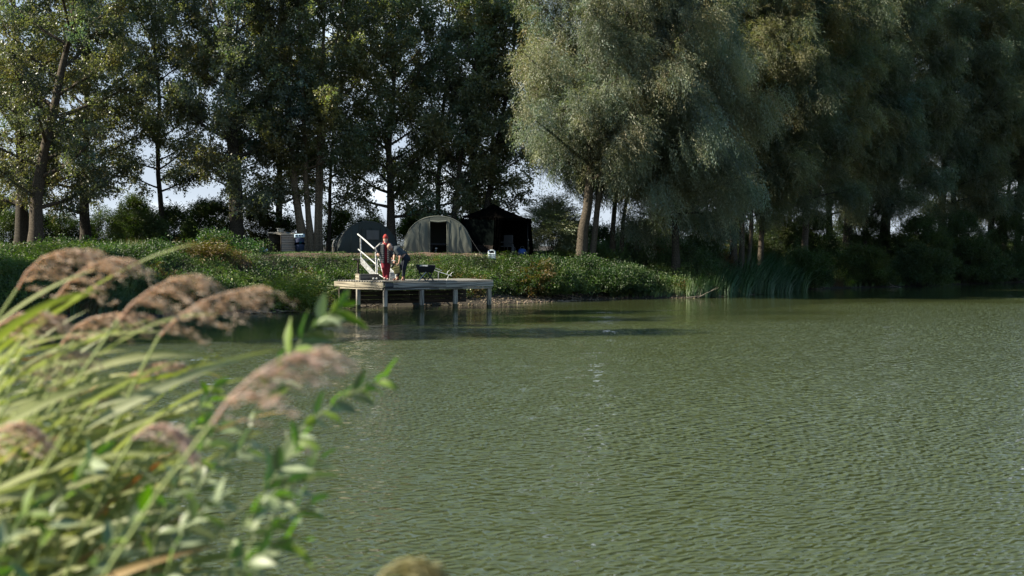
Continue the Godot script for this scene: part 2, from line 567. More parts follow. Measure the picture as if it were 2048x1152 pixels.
	mat("tshirt", lin(0.040, 0.050, 0.058), 0.9, 0.3)
	mat("dark_trousers", lin(0.014, 0.018, 0.026), 0.85, 0.3)
	mat("shoe_dark", lin(0.06, 0.035, 0.04), 0.7, 0.4)
	mat("boot", lin(0.12, 0.06, 0.045), 0.7, 0.4)
	mat("beard", lin(0.26, 0.23, 0.21), 0.95, 0.2)
	mat("olive_cloth", lin(0.085, 0.085, 0.035), 0.85, 0.3)
	leafy("plume_dull", lin(0.36, 0.33, 0.17), Color(0.8, 0.75, 0.4), 0.7, 0.3)

# ---------------------------------------------------------------- foliage pieces
func leaf(b: MB, at_: Vector3, dir: Vector3, face_n: Vector3, l: float, w: float) -> void:
	var x := dir.normalized()
	var z := x.cross(face_n).normalized()
	var y := z.cross(x)
	var p0 := b.vert(at_, y)
	var p1 := b.vert(at_ + x * l * 0.45 + z * w * 0.5 + y * w * 0.12, (y - z * 0.35).normalized())
	var p2 := b.vert(at_ + x * l - y * l * 0.08, (y + x * 0.2).normalized())
	var p3 := b.vert(at_ + x * l * 0.45 - z * w * 0.5 + y * w * 0.12, (y + z * 0.35).normalized())
	b.tri(p0, p1, p2)
	b.tri(p0, p2, p3)

func spray(count: int, twig: float, l: float, w: float, open_: float, sag: float, sd: int) -> ArrayMesh:
	# leaves set round a twig that lies along +x and sags
	var r := RandomNumberGenerator.new()
	r.seed = sd
	var b := MB.new()
	for k in count:
		var t := (k + r.randf()) / count
		var p := Vector3(t * twig, -sag * t * t * twig, 0) + Vector3(r.randfn(0, 0.02), r.randfn(0, 0.04), r.randfn(0, 0.04)) * (1.0 + twig)
		var a := r.randf() * TAU
		var d := Vector3(1.0 - open_ * 0.4, -sag * 2.0 * t, 0) + Vector3(0, cos(a), sin(a)) * open_ + Vector3(r.randfn(0, 0.2), r.randfn(0, 0.2), r.randfn(0, 0.2))
		var nn := Vector3(r.randfn(0, 0.5), 1.0, r.randfn(0, 0.5)).normalized()
		leaf(b, p, d, nn, l * r.randf_range(0.7, 1.2), w * r.randf_range(0.8, 1.2))
	return b.done()

func blades(count: int, h: float, spread: float, w: float, sd: int, lean := 0.3) -> ArrayMesh:
	# a tuft of bending grass blades that stand along +y
	var r := RandomNumberGenerator.new()
	r.seed = sd
	var b := MB.new()
	for k in count:
		var a := r.randf() * TAU
		var out := Vector3(cos(a), 0, sin(a))
		var p := out * spread * r.randf()
		var hh := h * r.randf_range(0.55, 1.1)
		var bend := (out * r.randf_range(0.1, 0.6) + Vector3(lean, 0, 0)) * hh
		var side := out.cross(Vector3.UP).normalized() * w * 0.5
		var prev := -1
		for s in 4:
			var t := s / 3.0
			var q := p + Vector3.UP * hh * (t - 0.25 * t * t * bend.length() / hh) + bend * t * t
			var ww := side * (1.0 - t * t * 0.95)
			var nn := (Vector3.UP * t + out * (1.2 - t) + Vector3(0, 0.2, 0)).normalized()
			var i := b.vert(q - ww, nn)
			b.vert(q + ww, nn)
			if prev >= 0:
				b.tri(prev, prev + 1, i + 1); b.tri(prev, i + 1, i)
			prev = i
	return b.done()

var sprays := {}

func make_sprays() -> void:
	for k in 3:
		sprays["poplar%d" % k] = spray(15, 0.5, 0.115, 0.08, 0.9, 0.15, 100 + k)
		sprays["willow%d" % k] = spray(30, 0.68, 0.125, 0.028, 0.55, 0.5, 110 + k)
		sprays["withe%d" % k] = spray(44, 1.2, 0.13, 0.027, 0.45, 0.1, 120 + k)
		sprays["bush%d" % k] = spray(13, 0.34, 0.075, 0.045, 1.0, 0.1, 130 + k)
		sprays["nettle%d" % k] = spray(16, 0.42, 0.085, 0.05, 1.3, 0.05, 140 + k)

# where sprays go: kind -> [[transforms], tints]
class Leaves:
	var where := [[], [], []]
	var tint := [PackedColorArray(), PackedColorArray(), PackedColorArray()]
	func put(k: int, t: Transform3D, c: Color) -> void:
		where[k].append(t)
		tint[k].append(c)

func hang(crown: Leaves, kind: String, m: Material, parent: Node3D, called := "crown") -> void:
	for k in 3:
		if crown.where[k].size():
			many(called, sprays["%s%d" % [kind, k]], m, crown.where[k], crown.tint[k], parent)

func shade(base: Color, spread: float) -> Color:
	var k := 1.0 + rng.randfn(0, spread)
	var w := rng.randfn(0, spread * 0.5)
	return Color(clampf(base.r * k * (1.0 + w), 0.2, 2.2), clampf(base.g * k, 0.2, 2.2), clampf(base.b * k * (1.0 - w), 0.15, 2.2))

# path: pixels of the photograph from the foot upwards, at the distance d
func stem_path(px: Array, d: float, top: float, foot := true) -> Array:
	var out := []
	for q in px: out.append(at(q[0], q[1], d + (q[2] if q.size() > 2 else 0.0)))
	if foot:
		var f: Vector3 = out[0]
		out[0] = Vector3(f.x, minf(ground_y(f.x, f.z) - 0.25, f.y), f.z)
	var dir: Vector3 = (out[-1] - out[-2]).normalized()
	while out[-1].y < top - 1.0:
		dir = (dir + Vector3(rnd(-0.10, 0.10), 0.12, rnd(-0.10, 0.10))).normalized()
		out.append(out[-1] + dir * minf(2.2, top - out[-1].y + 0.3))
	# fill in, with a slight wander
	var fine := [out[0]]
	for k in out.size() - 1:
		var n := maxi(1, int((out[k + 1] - out[k]).length() / 1.1))
		for j in n:
			var t := (j + 1.0) / n
			var q: Vector3 = out[k].lerp(out[k + 1], t)
			if j < n - 1: q += Vector3(rnd(-1, 1), 0, rnd(-1, 1)) * 0.045
			fine.append(q)
	return fine

func point_on(path: Array, y: float) -> Vector3:
	for k in path.size() - 1:
		if path[k + 1].y >= y:
			return path[k].lerp(path[k + 1], clampf((y - path[k].y) / maxf(0.01, path[k + 1].y - path[k].y), 0, 1))
	return path[-1]

func trunk_mesh(path: Array, r0: float, r1: float, origin: Vector3) -> ArrayMesh:
	var b := MB.new()
	var rr := []
	var pp := []
	var whole := float(path.size() - 1)
	for k in path.size():
		var t := k / whole
		var flare := 0.45 * exp(-(path[k].y - path[0].y) / 0.5)
		rr.append(lerpf(r0, r1, pow(t, 0.85)) * (1.0 + flare + rnd(-0.05, 0.05)))
		pp.append(path[k] - origin)
	b.tube(pp, rr, 10, true)
	return b.done()

func limb_and_leaves(t: Node3D, crown: Leaves, from: Vector3, az: float, elev: float, length: float, r: float, s: Dictionary, tint: Color, thick: float) -> void:
	var b := MB.new()
	var origin := t.position
	var dir := Vector3(cos(az) * cos(elev), sin(elev), sin(az) * cos(elev))
	var pts := [from - origin]
	var dirs := []
	var n := 6
	for k in n:
		dir = (dir + Vector3(s.wind * 0.05, s.rise, 0) + Vector3(rnd(-1, 1), rnd(-1, 1), rnd(-1, 1)) * 0.10).normalized()
		dirs.append(dir)
		pts.append(pts[-1] + dir * length / n)
	var rr := []
	for k in n + 1: rr.append(maxf(0.012, r * (1.0 - 0.86 * k / n)))
	b.tube(pts, rr, 6, false)
	var subs := int(s.subs * clampf(length / 3.0, 0.5, 1.6))
	for q in subs:
		var u := lerpf(0.22, 1.0, (q + rng.randf()) / subs)
		var k := mini(int(u * n), n - 1)
		var p: Vector3 = pts[k].lerp(pts[k + 1], u * n - k)
		var d: Vector3 = (dirs[k] * 0.7 + Vector3(rnd(-1, 1), rnd(-0.5, 0.8), rnd(-1, 1)) + Vector3(s.wind * 0.3, 0, 0)).normalized()
		var sl: float = rnd(0.35, 0.6) * (0.55 * length * (1.15 - u) + 0.9)
		var sp := [p]
		for j in 3:
			d = (d + Vector3(s.wind * 0.12, s.sag, 0) + Vector3(rnd(-1, 1), rnd(-1, 1), rnd(-1, 1)) * 0.15).normalized()
			sp.append(sp[-1] + d * sl / 3.0)
		b.tube(sp, [maxf(0.008, r * 0.28 * (1.2 - u)), 0.011, 0.008, 0.004], 4, false)
		var tone := shade(tint, 0.16)
		var much := int(s.per * thick * rnd(0.65, 1.35))
		for j in much:
			var v := rnd(0.12, 1.05)
			var e := mini(int(v * 3), 2)
			var pos: Vector3 = sp[e].lerp(sp[e + 1], v * 3 - e) + Vector3(rng.randfn(0, s.loose), rng.randfn(0, s.loose), rng.randfn(0, s.loose))
			var ld: Vector3
			if s.kind == "withe":
				ld = Vector3(s.wind * rnd(0.25, 0.95), -1.0, 0) + d * 0.35 + Vector3(rnd(-1, 1), rnd(-0.3, 0.5), rnd(-1, 1)) * 0.28
			else:
				ld = d * 0.7 + Vector3(s.wind * 0.35, -s.droop, 0) + Vector3(rnd(-1, 1), rnd(-1, 1), rnd(-1, 1)) * 0.75
			crown.put(rng.randi() % 3, along(ld, pos, rnd(-0.9, 0.9), rnd(0.75, 1.25)), shade(tone, 0.13))
	part("limb", b.done(), M[s.bark], t)

func grow(called: String, label: String, category: String, group: String, stems: Array, d: float, s: Dictionary) -> Node3D:
	var first := stem_path(stems[0][0], d, s.top)
	var t := thing(called, label, category, Vector3(first[0].x, ground_y(first[0].x, first[0].z), first[0].z), 0.0, group)
	var crown := Leaves.new()
	for q in stems.size():
		var path := first if q == 0 else stem_path(stems[q][0], d, s.top * rnd(0.9, 1.0))
		var r0: float = stems[q][1] / FPX * d * 0.5
		part("trunk", trunk_mesh(path, r0, 0.03, t.position), M[s.bark], t)
		var share: float = (1.0 if stems.size() == 1 else 1.5 / stems.size())
		var limbs := maxi(4, int(s.limbs * share))
		var az := rnd(0, TAU)
		for k in limbs:
			az += 2.4 + rnd(-0.3, 0.3)
			var u := (k + rng.randf()) / limbs
			var y := lerpf(s.low, s.top * 0.97, u)
			var shape := minf(1.0, 0.62 + u * 1.6) * sqrt(maxf(0.06, 1.0 - pow(u, 2.2)))
			var length: float = s.reach * shape * rnd(0.75, 1.2)
			var reach_boost: float = 1.0 + s.get("fore", 0.0) * maxf(0.0, sin(az))
			var tint := shade(s.tint, 0.14)
			var above := y > EYE + 0.235 * d
			limb_and_leaves(t, crown, point_on(path, y), az, lerpf(s.elev0, s.elev1, u), length * reach_boost, maxf(0.03, r0 * (0.36 - 0.22 * u)), s, tint, 0.6 if above else 1.0)
	hang(crown, s.kind, M[s.leaf], t)
	return t

func trees() -> void:
	var poplar := {"kind": "poplar", "leaf": "leaf_poplar", "bark": "bark_dark", "top": 21.0, "low": 3.9, "limbs": 33, "reach": 4.3, "subs": 8.5, "per": 16.0, "loose": 0.17, "wind": 0.5, "rise": 0.07, "sag": -0.05, "droop": 0.25, "elev0": 0.12, "elev1": 1.0, "tint": Color(1, 1, 1)}
	var willow := {"kind": "willow", "leaf": "leaf_willow", "bark": "bark", "top": 18.5, "low": 4.3, "limbs": 36, "reach": 4.6, "subs": 9.0, "per": 34.0, "loose": 0.28, "wind": 0.7, "rise": 0.02, "sag": -0.10, "droop": 0.5, "elev0": 0.35, "elev1": 1.0, "tint": Color(1, 1, 1)}
	var v := func(base: Dictionary, change: Dictionary) -> Dictionary:
		var r := base.duplicate()
		r.merge(change, true)
		return r
	var row := "tall trees along the far bank"
	# left of the camp
	grow("poplar_tree", "thick dark straight trunk at the left edge, outermost of the tall trees", "tree", row, [[[[44, 475], [46, 330], [46, 200], [36, 60], [33, 0]], 29]], 61.0, poplar)
	grow("poplar_tree", "thick trunk leaning to the right close beside the leftmost tree, leaves round its middle", "tree", row, [[[[71, 485], [74, 400], [92, 300], [112, 220], [146, 70], [156, 0]], 30]], 58.0, v.call(poplar, {"bark": "bark", "low": 3.8}))
	grow("ivy_clad_tree", "dark trunk with a bushy mass of leaves halfway up, behind the leaning trunk", "tree", row, [[[[172, 470], [170, 380], [176, 250], [182, 100]], 24]], 65.0, v.call(poplar, {"low": 4.0, "limbs": 34, "top": 17.5}))
	grow("poplar_tree", "dark tree filling the gap between the ivy clad tree and the forked tree", "tree", row, [[[[330, 465], [318, 350], [322, 200], [312, 60]], 13]], 67.0, v.call(poplar, {"low": 5.0, "limbs": 34, "reach": 3.3, "top": 18.5}))
	grow("forked_tree", "tall straight dark trunk that forks high up, left of the wooden cupboard", "tree", row, [[[[477, 485], [475, 380], [468, 240], [460, 100], [463, 0]], 27], [[[466, 250], [458, 130], [444, 60], [425, 0]], 12], [[[472, 200], [474, 110], [484, 0]], 12]], 60.5, v.call(poplar, {"limbs": 40}))
	grow("poplar_tree", "slim dark trunk behind and left of the pale many stemmed tree", "tree", row, [[[[560, 472], [560, 330], [566, 160], [564, 0]], 15]], 68.0, v.call(poplar, {"limbs": 31, "reach": 3.2}))
	grow("many_stemmed_tree", "pale brown trunk splitting at the ground into four stems, beside the wooden cupboard", "tree", row, [[[[613, 480], [598, 430], [590, 369], [584, 300], [574, 150], [568, 0]], 17], [[[625, 480], [617, 428], [613, 369], [610, 280], [606, 120], [600, 0]], 13], [[[634, 480], [636, 400], [638, 320], [644, 180], [655, 0]], 12], [[[642, 480], [643, 400], [644, 300], [668, 120], [690, 0]], 8]], 61.5, v.call(poplar, {"bark": "bark_pale", "low": 4.8, "limbs": 46, "tint": Color(1.15, 1.1, 0.85)}))
	grow("poplar_tree", "thin dark tree standing between the pale many stemmed tree and the dark green dome tent", "tree", row, [[[[656, 470], [660, 400], [668, 250], [700, 60]], 8]], 66.0, v.call(poplar, {"top": 16.0, "per": 14.0, "limbs": 21, "reach": 2.6}))
	grow("poplar_tree", "brown trunk right behind the dark green dome tent", "tree", row, [[[[784, 475], [782, 420], [778, 300], [790, 150], [800, 0]], 21]], 65.0, v.call(poplar, {"top": 16.0, "per": 14.0, "bark": "bark", "limbs": 43, "reach": 3.9, "tint": Color(1.1, 1.08, 0.85)}))
	grow("poplar_tree", "straight grey trunk rising behind the top of the open olive dome tent", "tree", row, [[[[878, 480], [876, 380], [884, 270], [893, 170], [900, 0]], 14]], 65.5, v.call(poplar, {"top": 16.0, "tint": Color(1.25, 1.25, 1.1), "per": 14.0, "bark": "bark", "limbs": 27, "reach": 3.0}))
	grow("poplar_tree", "brown trunk leaning right behind the open olive dome tent", "tree", row, [[[[903, 485], [908, 430], [921, 320], [934, 240], [956, 100], [974, 0]], 16]], 64.0, v.call(poplar, {"top": 16.0, "tint": Color(1.25, 1.25, 1.1), "per": 14.0, "bark": "bark", "limbs": 24, "reach": 3.0}))
	grow("poplar_tree", "darkest straight trunk, behind the left end of the big dark shelter", "tree", row, [[[[946, 485], [946, 400], [951, 280], [958, 130], [980, 0]], 20]], 65.0, v.call(poplar, {"top": 16.0, "tint": Color(1.25, 1.25, 1.1), "per": 14.0, "limbs": 27, "reach": 3.2}))
	grow("poplar_tree", "dark twin trunk leaning right behind the roof of the big dark shelter", "tree", row, [[[[966, 485], [976, 400], [990, 320], [1004, 240], [1016, 170], [1036, 40]], 15], [[[972, 420], [980, 330], [992, 230], [1004, 120]], 9]], 63.5, v.call(poplar, {"top": 16.0, "tint": Color(1.25, 1.25, 1.1), "per": 14.0, "limbs": 31, "reach": 3.3}))
	# the silver willows that lean over the water
	grow("silver_willow", "big silvery willow with pale sunlit top, leaning trunk right of the dark shelter", "tree", row, [[[[1160, 518], [1166, 460], [1174, 420], [1182, 340], [1168, 250], [1172, 150], [1200, 0]], 27], [[[1178, 380], [1210, 300], [1240, 200], [1300, 60]], 15]], 60.0, v.call(willow, {"limbs": 52, "reach": 4.9, "low": 5.0, "per": 30.0, "fore": 0.25, "top": 18.0}))
	grow("silver_willow", "willow with thin pale stems behind the leaning willow trunk, long twigs hanging to the bank", "tree", row, [[[[1224, 490], [1226, 450], [1230, 400], [1250, 280], [1290, 100]], 11], [[[1240, 490], [1246, 440], [1262, 350], [1320, 180]], 9]], 62.5, v.call(willow, {"kind": "withe", "limbs": 46, "reach": 4.4, "low": 5.0, "per": 20.0, "sag": -0.2, "elev0": 0.15, "fore": 0.35}))
	grow("silver_willow", "drooping willow whose grey green twigs hang lowest, nearly down to the water", "tree", row, [[[[1352, 480], [1352, 400], [1350, 320], [1330, 200], [1320, 60]], 17]], 61.5, v.call(willow, {"kind": "withe", "limbs": 46, "reach": 3.9, "low": 3.7, "per": 22.0, "sag": -0.3, "elev0": 0.0, "fore": 0.5, "bark": "bark_dark"}))
	# the darker trees on the right
	grow("bank_tree", "thin trunk with an orange lit side just right of the drooping willow", "tree", row, [[[[1385, 490], [1387, 420], [1390, 300], [1400, 150]], 8]], 70.0, v.call(poplar, {"bark": "bark_pale", "limbs": 21, "reach": 2.6}))
	grow("bank_tree", "three stemmed dark trunk with moss, behind the long grass clump on the right", "tree", row, [[[[1466, 480], [1468, 380], [1472, 280], [1490, 120]], 16], [[[1482, 475], [1486, 400], [1491, 330], [1505, 200]], 13], [[[1496, 470], [1502, 420], [1512, 360], [1530, 200]], 9]], 70.0, v.call(willow, {"limbs": 46, "reach": 3.9, "low": 3.8, "bark": "bark", "leaf": "leaf_dark"}))
	grow("bank_tree", "short mossy trunk leaning right, next to the three stemmed dark trunk", "tree", row, [[[[1520, 480], [1525, 430], [1534, 370], [1546, 200]], 13]], 71.0, v.call(willow, {"limbs": 27, "reach": 3.4, "low": 4.0, "leaf": "leaf_dark"}))
	grow("bank_tree", "slender trunk with an orange sunlit edge, right of the long grass clump", "tree", row, [[[[1586, 490], [1580, 440], [1575, 370], [1572, 300], [1580, 100]], 10]], 75.0, v.call(willow, {"bark": "bark_pale", "limbs": 27, "reach": 3.6, "low": 4.4, "leaf": "leaf_dark"}))
	grow("bank_tree", "leaning trunk with light mossy bark, third to the right of the long grass clump", "tree", row, [[[[1606, 502], [1612, 440], [1616, 400], [1622, 330], [1640, 150]], 15]], 73.0, v.call(willow, {"bark": "bark", "limbs": 37, "reach": 4.2, "low": 4.2, "leaf": "leaf_dark", "top": 20.0}))
	grow("bank_tree", "dark trunk standing alone before bright sky gaps on the right bank", "tree", row, [[[[1659, 490], [1657, 420], [1654, 330], [1660, 150]], 14]], 78.0, v.call(willow, {"bark": "bark_dark", "limbs": 34, "reach": 4.0, "low": 4.2, "leaf": "leaf_dark", "top": 21.0}))
	grow("bank_tree", "broad leafy trunk above the dead yellow leaves on the right bank", "tree", row, [[[[1695, 490], [1697, 420], [1700, 340], [1710, 150]], 18], [[[1728, 480], [1732, 430], [1742, 350]], 10]], 79.0, v.call(willow, {"bark": "bark_dark", "limbs": 40, "reach": 4.0, "low": 3.9, "leaf": "leaf_dark", "top": 21.5}))
	grow("bank_tree", "trunk wrapped in green leaves left of the brightest sky gap on the right", "tree", row, [[[[1766, 490], [1770, 440], [1779, 390], [1786, 300], [1800, 100]], 24]], 80.0, v.call(willow, {"bark": "bark", "limbs": 40, "reach": 4.2, "low": 4.5, "leaf": "leaf_dark", "top": 22.0}))
	grow("bank_tree", "pair of dark trunks behind the big dense bush near the right edge", "tree", row, [[[[1880, 480], [1882, 420], [1890, 300], [1915, 100]], 17], [[[1910, 480], [1906, 420], [1905, 370], [1940, 230], [1945, 100]], 14]], 83.0, v.call(willow, {"bark": "bark_dark", "limbs": 49, "reach": 4.4, "low": 4.0, "leaf": "leaf_dark", "top": 23.0}))
	grow("bank_tree", "dark trunk leaning right, second tree from the right edge", "tree", row, [[[[1978, 490], [1982, 430], [1988, 380], [2010, 200]], 15]], 86.0, v.call(willow, {"bark": "bark_dark", "limbs": 37, "reach": 4.3, "low": 3.8, "leaf": "leaf_dark", "top": 23.0}))
	grow("bank_tree", "dark tree cut off by the right edge of the photo", "tree", row, [[[[2034, 490], [2036, 420], [2040, 300], [2060, 100]], 14], [[[2008, 490], [2010, 430], [2020, 350]], 10]], 88.0, v.call(willow, {"bark": "bark_dark", "limbs": 46, "reach": 4.6, "low": 3.7, "leaf": "leaf_dark", "top": 23.0}))
	# the left bank turns towards the camera outside the picture; the shade of its trees lies on the water
	for q in [[-28.0, -31.0, 24.0], [-32.0, -33.5, 25.0], [-28.0, -36.0, 24.0], [-33.5, -38.5, 25.0], [-28.0, -40.5, 24.0], [-37.0, -30.0, 25.0], [-38.0, -36.0, 25.0]]:
		var foot := Vector3(q[0], 2.0, q[1])
		var px := 1024.0 + foot.x / -foot.z * FPX
		grow("poplar_tree", "tall tree on the left bank, past the left edge of the photo", "tree", row, [[[[px, 480], [px + 20, 300], [px + 30, 100]], 26]], -q[1], v.call(poplar, {"limbs": 46, "per": 26.0, "reach": 4.8, "top": q[2]}))

# ---------------------------------------------------------------- bushes and the growth on the bank
func bush(called: String, label: String, category: String, group: String, px: float, top: float, half: float, d: float, s := {}) -> Node3D:
	var c := at(px, top, d)
	var gy := ground_y(c.x, c.z)
	var h := c.y - gy
	var w := half / FPX * d
	var t := thing(called, label, category, Vector3(c.x, gy, c.z), 0.0, group)
	var crown := Leaves.new()
	var kind: String = s.get("kind", "bush")
	var depth: float = w * s.get("deep", 0.8)
	var lumps := int(s.get("lumps", 34.0) * clampf(w * h / 1.6, 0.6, 5.0))
	var wood := MB.new()
	var foot := Vector3(0, -0.1, 0)
	for k in lumps:
		var a := rnd(0, TAU)
		var u := pow(rng.randf(), 0.7)
		var q := rng.randf()
		# wide and uneven, rounded at the top
		var r := sqrt(maxf(0.05, 1.0 - pow(q, 2.5))) * (0.5 + 0.5 * u)
		var p := Vector3(cos(a) * r * w * rnd(0.8, 1.08), (0.1 + 0.88 * q) * h * rnd(0.86, 1.0), sin(a) * r * depth)
		if k % 3 == 0:
			var b := foot + Vector3(rnd(-0.25, 0.25) * w, 0, rnd(-0.2, 0.2) * depth)
			wood.tube([b, b.lerp(p, 0.5) + Vector3(rnd(-0.1, 0.1), 0.1, 0), p], [0.022, 0.016, 0.006], 5, false)
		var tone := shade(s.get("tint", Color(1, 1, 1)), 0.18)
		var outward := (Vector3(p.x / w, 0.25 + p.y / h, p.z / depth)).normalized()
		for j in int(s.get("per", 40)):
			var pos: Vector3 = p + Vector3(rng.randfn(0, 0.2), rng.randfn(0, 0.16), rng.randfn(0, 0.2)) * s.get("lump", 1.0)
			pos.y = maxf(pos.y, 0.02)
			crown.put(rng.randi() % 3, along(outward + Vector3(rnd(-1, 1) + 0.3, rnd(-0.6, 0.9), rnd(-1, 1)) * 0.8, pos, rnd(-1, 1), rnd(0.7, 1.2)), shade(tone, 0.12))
	part("stem", wood.done(), M.bark_dark, t)
	hang(crown, kind, M[s.get("leaf", "leaf_bush")], t)
	return t

func hedges() -> void:
	var g := "hedge bushes behind the camp"
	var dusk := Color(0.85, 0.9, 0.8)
	bush("hedge_bush", "dark hedge bush at the left edge behind the two thick trunks", "bush", g, 14, 404, 62, 67.0, {"tint": dusk})
	bush("hedge_bush", "low dark hedge bush between the leaning trunk and the ivy clad tree", "bush", g, 118, 432, 52, 68.0, {"tint": dusk})
	bush("hedge_bush", "dark hedge bush right of the ivy clad tree", "bush", g, 212, 425, 45, 69.0, {"tint": dusk})
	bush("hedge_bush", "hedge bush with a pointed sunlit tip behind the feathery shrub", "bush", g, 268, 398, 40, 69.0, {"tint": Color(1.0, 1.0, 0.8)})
	bush("feathery_shrub", "feathery light green shrub on the left bank, standing before the dark hedge", "shrub", "", 276, 432, 44, 60.5, {"kind": "willow", "leaf": "leaf_bank", "tint": Color(0.95, 0.85, 0.75), "per": 20})
	bush("hedge_bush", "rounded hedge bush left of the forked tree, its top against the sky", "bush", g, 345, 412, 48, 68.0)
	bush("hedge_bush", "broad dark hedge bush behind the foot of the forked tree", "bush", g, 425, 404, 56, 66.5, {"tint": Color(0.95, 1.0, 0.85)})
	bush("hedge_bush", "reddish brown and green bush behind the wooden cupboard", "bush", g, 512, 424, 46, 66.0, {"tint": Color(1.1, 0.9, 0.75)})
	bush("hedge_bush", "dark bush between the wooden cupboard and the pale many stemmed tree", "bush", g, 572, 440, 36, 67.0)
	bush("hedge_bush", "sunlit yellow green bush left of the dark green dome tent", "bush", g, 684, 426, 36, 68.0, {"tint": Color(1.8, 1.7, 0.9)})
	bush("hedge_bush", "dark bush behind the ridge of the dark green dome tent", "bush", g, 742, 432, 36, 67.0)
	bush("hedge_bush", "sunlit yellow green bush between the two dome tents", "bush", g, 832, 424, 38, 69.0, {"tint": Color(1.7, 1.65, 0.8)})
	bush("hedge_bush", "dark hedge bush behind the top of the open olive dome tent", "bush", g, 900, 440, 42, 69.5)
	bush("hedge_bush", "hedge bush hidden mostly by the big dark shelter", "bush", g, 986, 440, 48, 70.0)
	bush("grey_shrub", "tall grey green shrub leaning on the right side of the big dark shelter", "shrub", "", 1104, 408, 44, 61.5, {"kind": "willow", "leaf": "leaf_willow", "tint": Color(0.85, 0.9, 0.75), "per": 24, "lumps": 38.0})
	bush("hedge_bush", "hedge bush seen between the leaning willow trunk and the thin pale stems", "bush", g, 1200, 450, 36, 68.0)
	bush("hedge_bush", "dark hedge bush right of the thin pale willow stems", "bush", g, 1275, 446, 48, 70.0)
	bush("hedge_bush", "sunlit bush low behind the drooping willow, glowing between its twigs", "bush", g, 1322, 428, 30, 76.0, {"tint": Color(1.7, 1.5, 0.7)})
	bush("hedge_bush", "dark bush at the foot of the trunk with the orange side", "bush", g, 1392, 428, 52, 69.0)
	bush("hedge_bush", "dark bush around the foot of the thick three stemmed trunk", "bush", g, 1452, 424, 50, 72.5)
	bush("hedge_bush", "dark bush behind the top of the long grass clump", "bush", g, 1542, 428, 56, 75.0)
	bush("hedge_bush", "dark hedge bush under the leaning mossy trunk on the right bank", "bush", g, 1622, 428, 52, 76.0, {"tint": dusk})
	bush("hedge_bush", "hedge bush left of the trunk wrapped in green leaves", "bush", g, 1718, 434, 60, 80.0, {"tint": dusk})
	bush("dense_bush", "large dense bush under the brightest sky gap on the right bank", "bush", "", 1838, 434, 62, 78.0, {"tint": Color(0.95, 1.0, 0.8), "lumps": 38.0})
	bush("hedge_bush", "bush joined to the right side of the large dense bush", "bush", g, 1925, 428, 60, 80.0, {"tint": dusk})
	bush("hedge_bush", "bush at the right edge of the photo below the dark trunks", "bush", g, 2020, 432, 68, 84.0, {"tint": dusk})
	bush("waterside_bush", "low bush at the water edge right of the long grass clump", "bush", "", 1610, 500, 52, 70.5, {"tint": Color(0.9, 1.0, 0.8)})
	bush("waterside_bush", "low bush at the water edge below the dead yellow leaves", "bush", "", 1722, 500, 60, 74.0, {"tint": Color(1.0, 1.0, 0.7)})
	bush("waterside_bush", "low dark bush at the water edge below the large dense bush", "bush", "", 1842, 498, 66, 75.5, {"tint": dusk})
	bush("waterside_bush", "low bush at the water edge near the right border", "bush", "", 1964, 494, 62, 81.0, {"tint": dusk})
	bush("nettle_stand", "stand of tall nettles on the left bank under the forked tree", "nettles", "", 424, 478, 32, 52.0, {"kind": "nettle", "leaf": "leaf_bank", "tint": Color(0.9, 1.0, 0.9), "per": 16})
	bush("bramble_bush", "bright bramble bush on the bank slope below the leaning willow trunk", "bush", "", 1190, 532, 105, 58.5, {"lumps": 44.0, "kind": "nettle", "leaf": "leaf_bank", "tint": Color(0.58, 0.72, 0.58)})
	bush("bramble_bush", "bramble bush beside the right end of the platform", "bush", "", 1072, 530, 92, 56.0, {"lumps": 44.0, "kind": "nettle", "leaf": "leaf_bank", "tint": Color(0.7, 0.82, 0.66)})
	var w := "weed clumps on the far bank slope"
	bush("weed_clump", "rusty brown weed clump on the slope below the tall nettles", "weeds", w, 402, 524, 26, 48.5, {"kind": "willow", "leaf": "leaf_bank", "tint": Color(1.9, 0.85, 0.7), "per": 14, "lumps": 22.0})
	bush("weed_clump", "rusty brown weed clump right of the platform near the mud", "weeds", w, 1072, 538, 16, 55.0, {"kind": "willow", "leaf": "leaf_bank", "tint": Color(2.0, 0.85, 0.7), "per": 14, "lumps": 22.0})
	bush("weed_clump", "yellowish flowering weed clump low on the slope left of the platform", "weeds", w, 592, 574, 52, 46.2, {"kind": "willow", "leaf": "leaf_bank", "tint": Color(1.7, 1.5, 0.8), "per": 22, "lumps": 36.0})
	bush("weed_clump", "dark tangled weed clump on the left slope behind the third brown plume", "weeds", w, 318, 508, 60, 49.0, {"kind": "nettle", "leaf": "leaf_bank", "tint": Color(0.6, 0.75, 0.6), "per": 20})
	bush("weed_clump", "tall ragged weed clump at the top of the slope left of the wooden cupboard", "weeds", w, 486, 496, 40, 52.0, {"kind": "nettle", "leaf": "leaf_bank", "tint": Color(0.8, 1.0, 0.75), "per": 14, "lumps": 18.0})
	bush("weed_clump", "dark weed clump on the far left slope under the leaning trunk", "weeds", w, 150, 500, 70, 50.0, {"kind": "nettle", "leaf": "leaf_bank", "tint": Color(0.55, 0.68, 0.5), "per": 18})
	bush("dead_branch_leaves", "small clump of dead yellow leaves on the dark right bank", "leaves", "", 1696, 490, 9, 72.0, {"leaf": "leaf_bank", "tint": Color(2.2, 1.5, 0.6), "lumps": 5.0, "per": 16, "lump": 0.6})

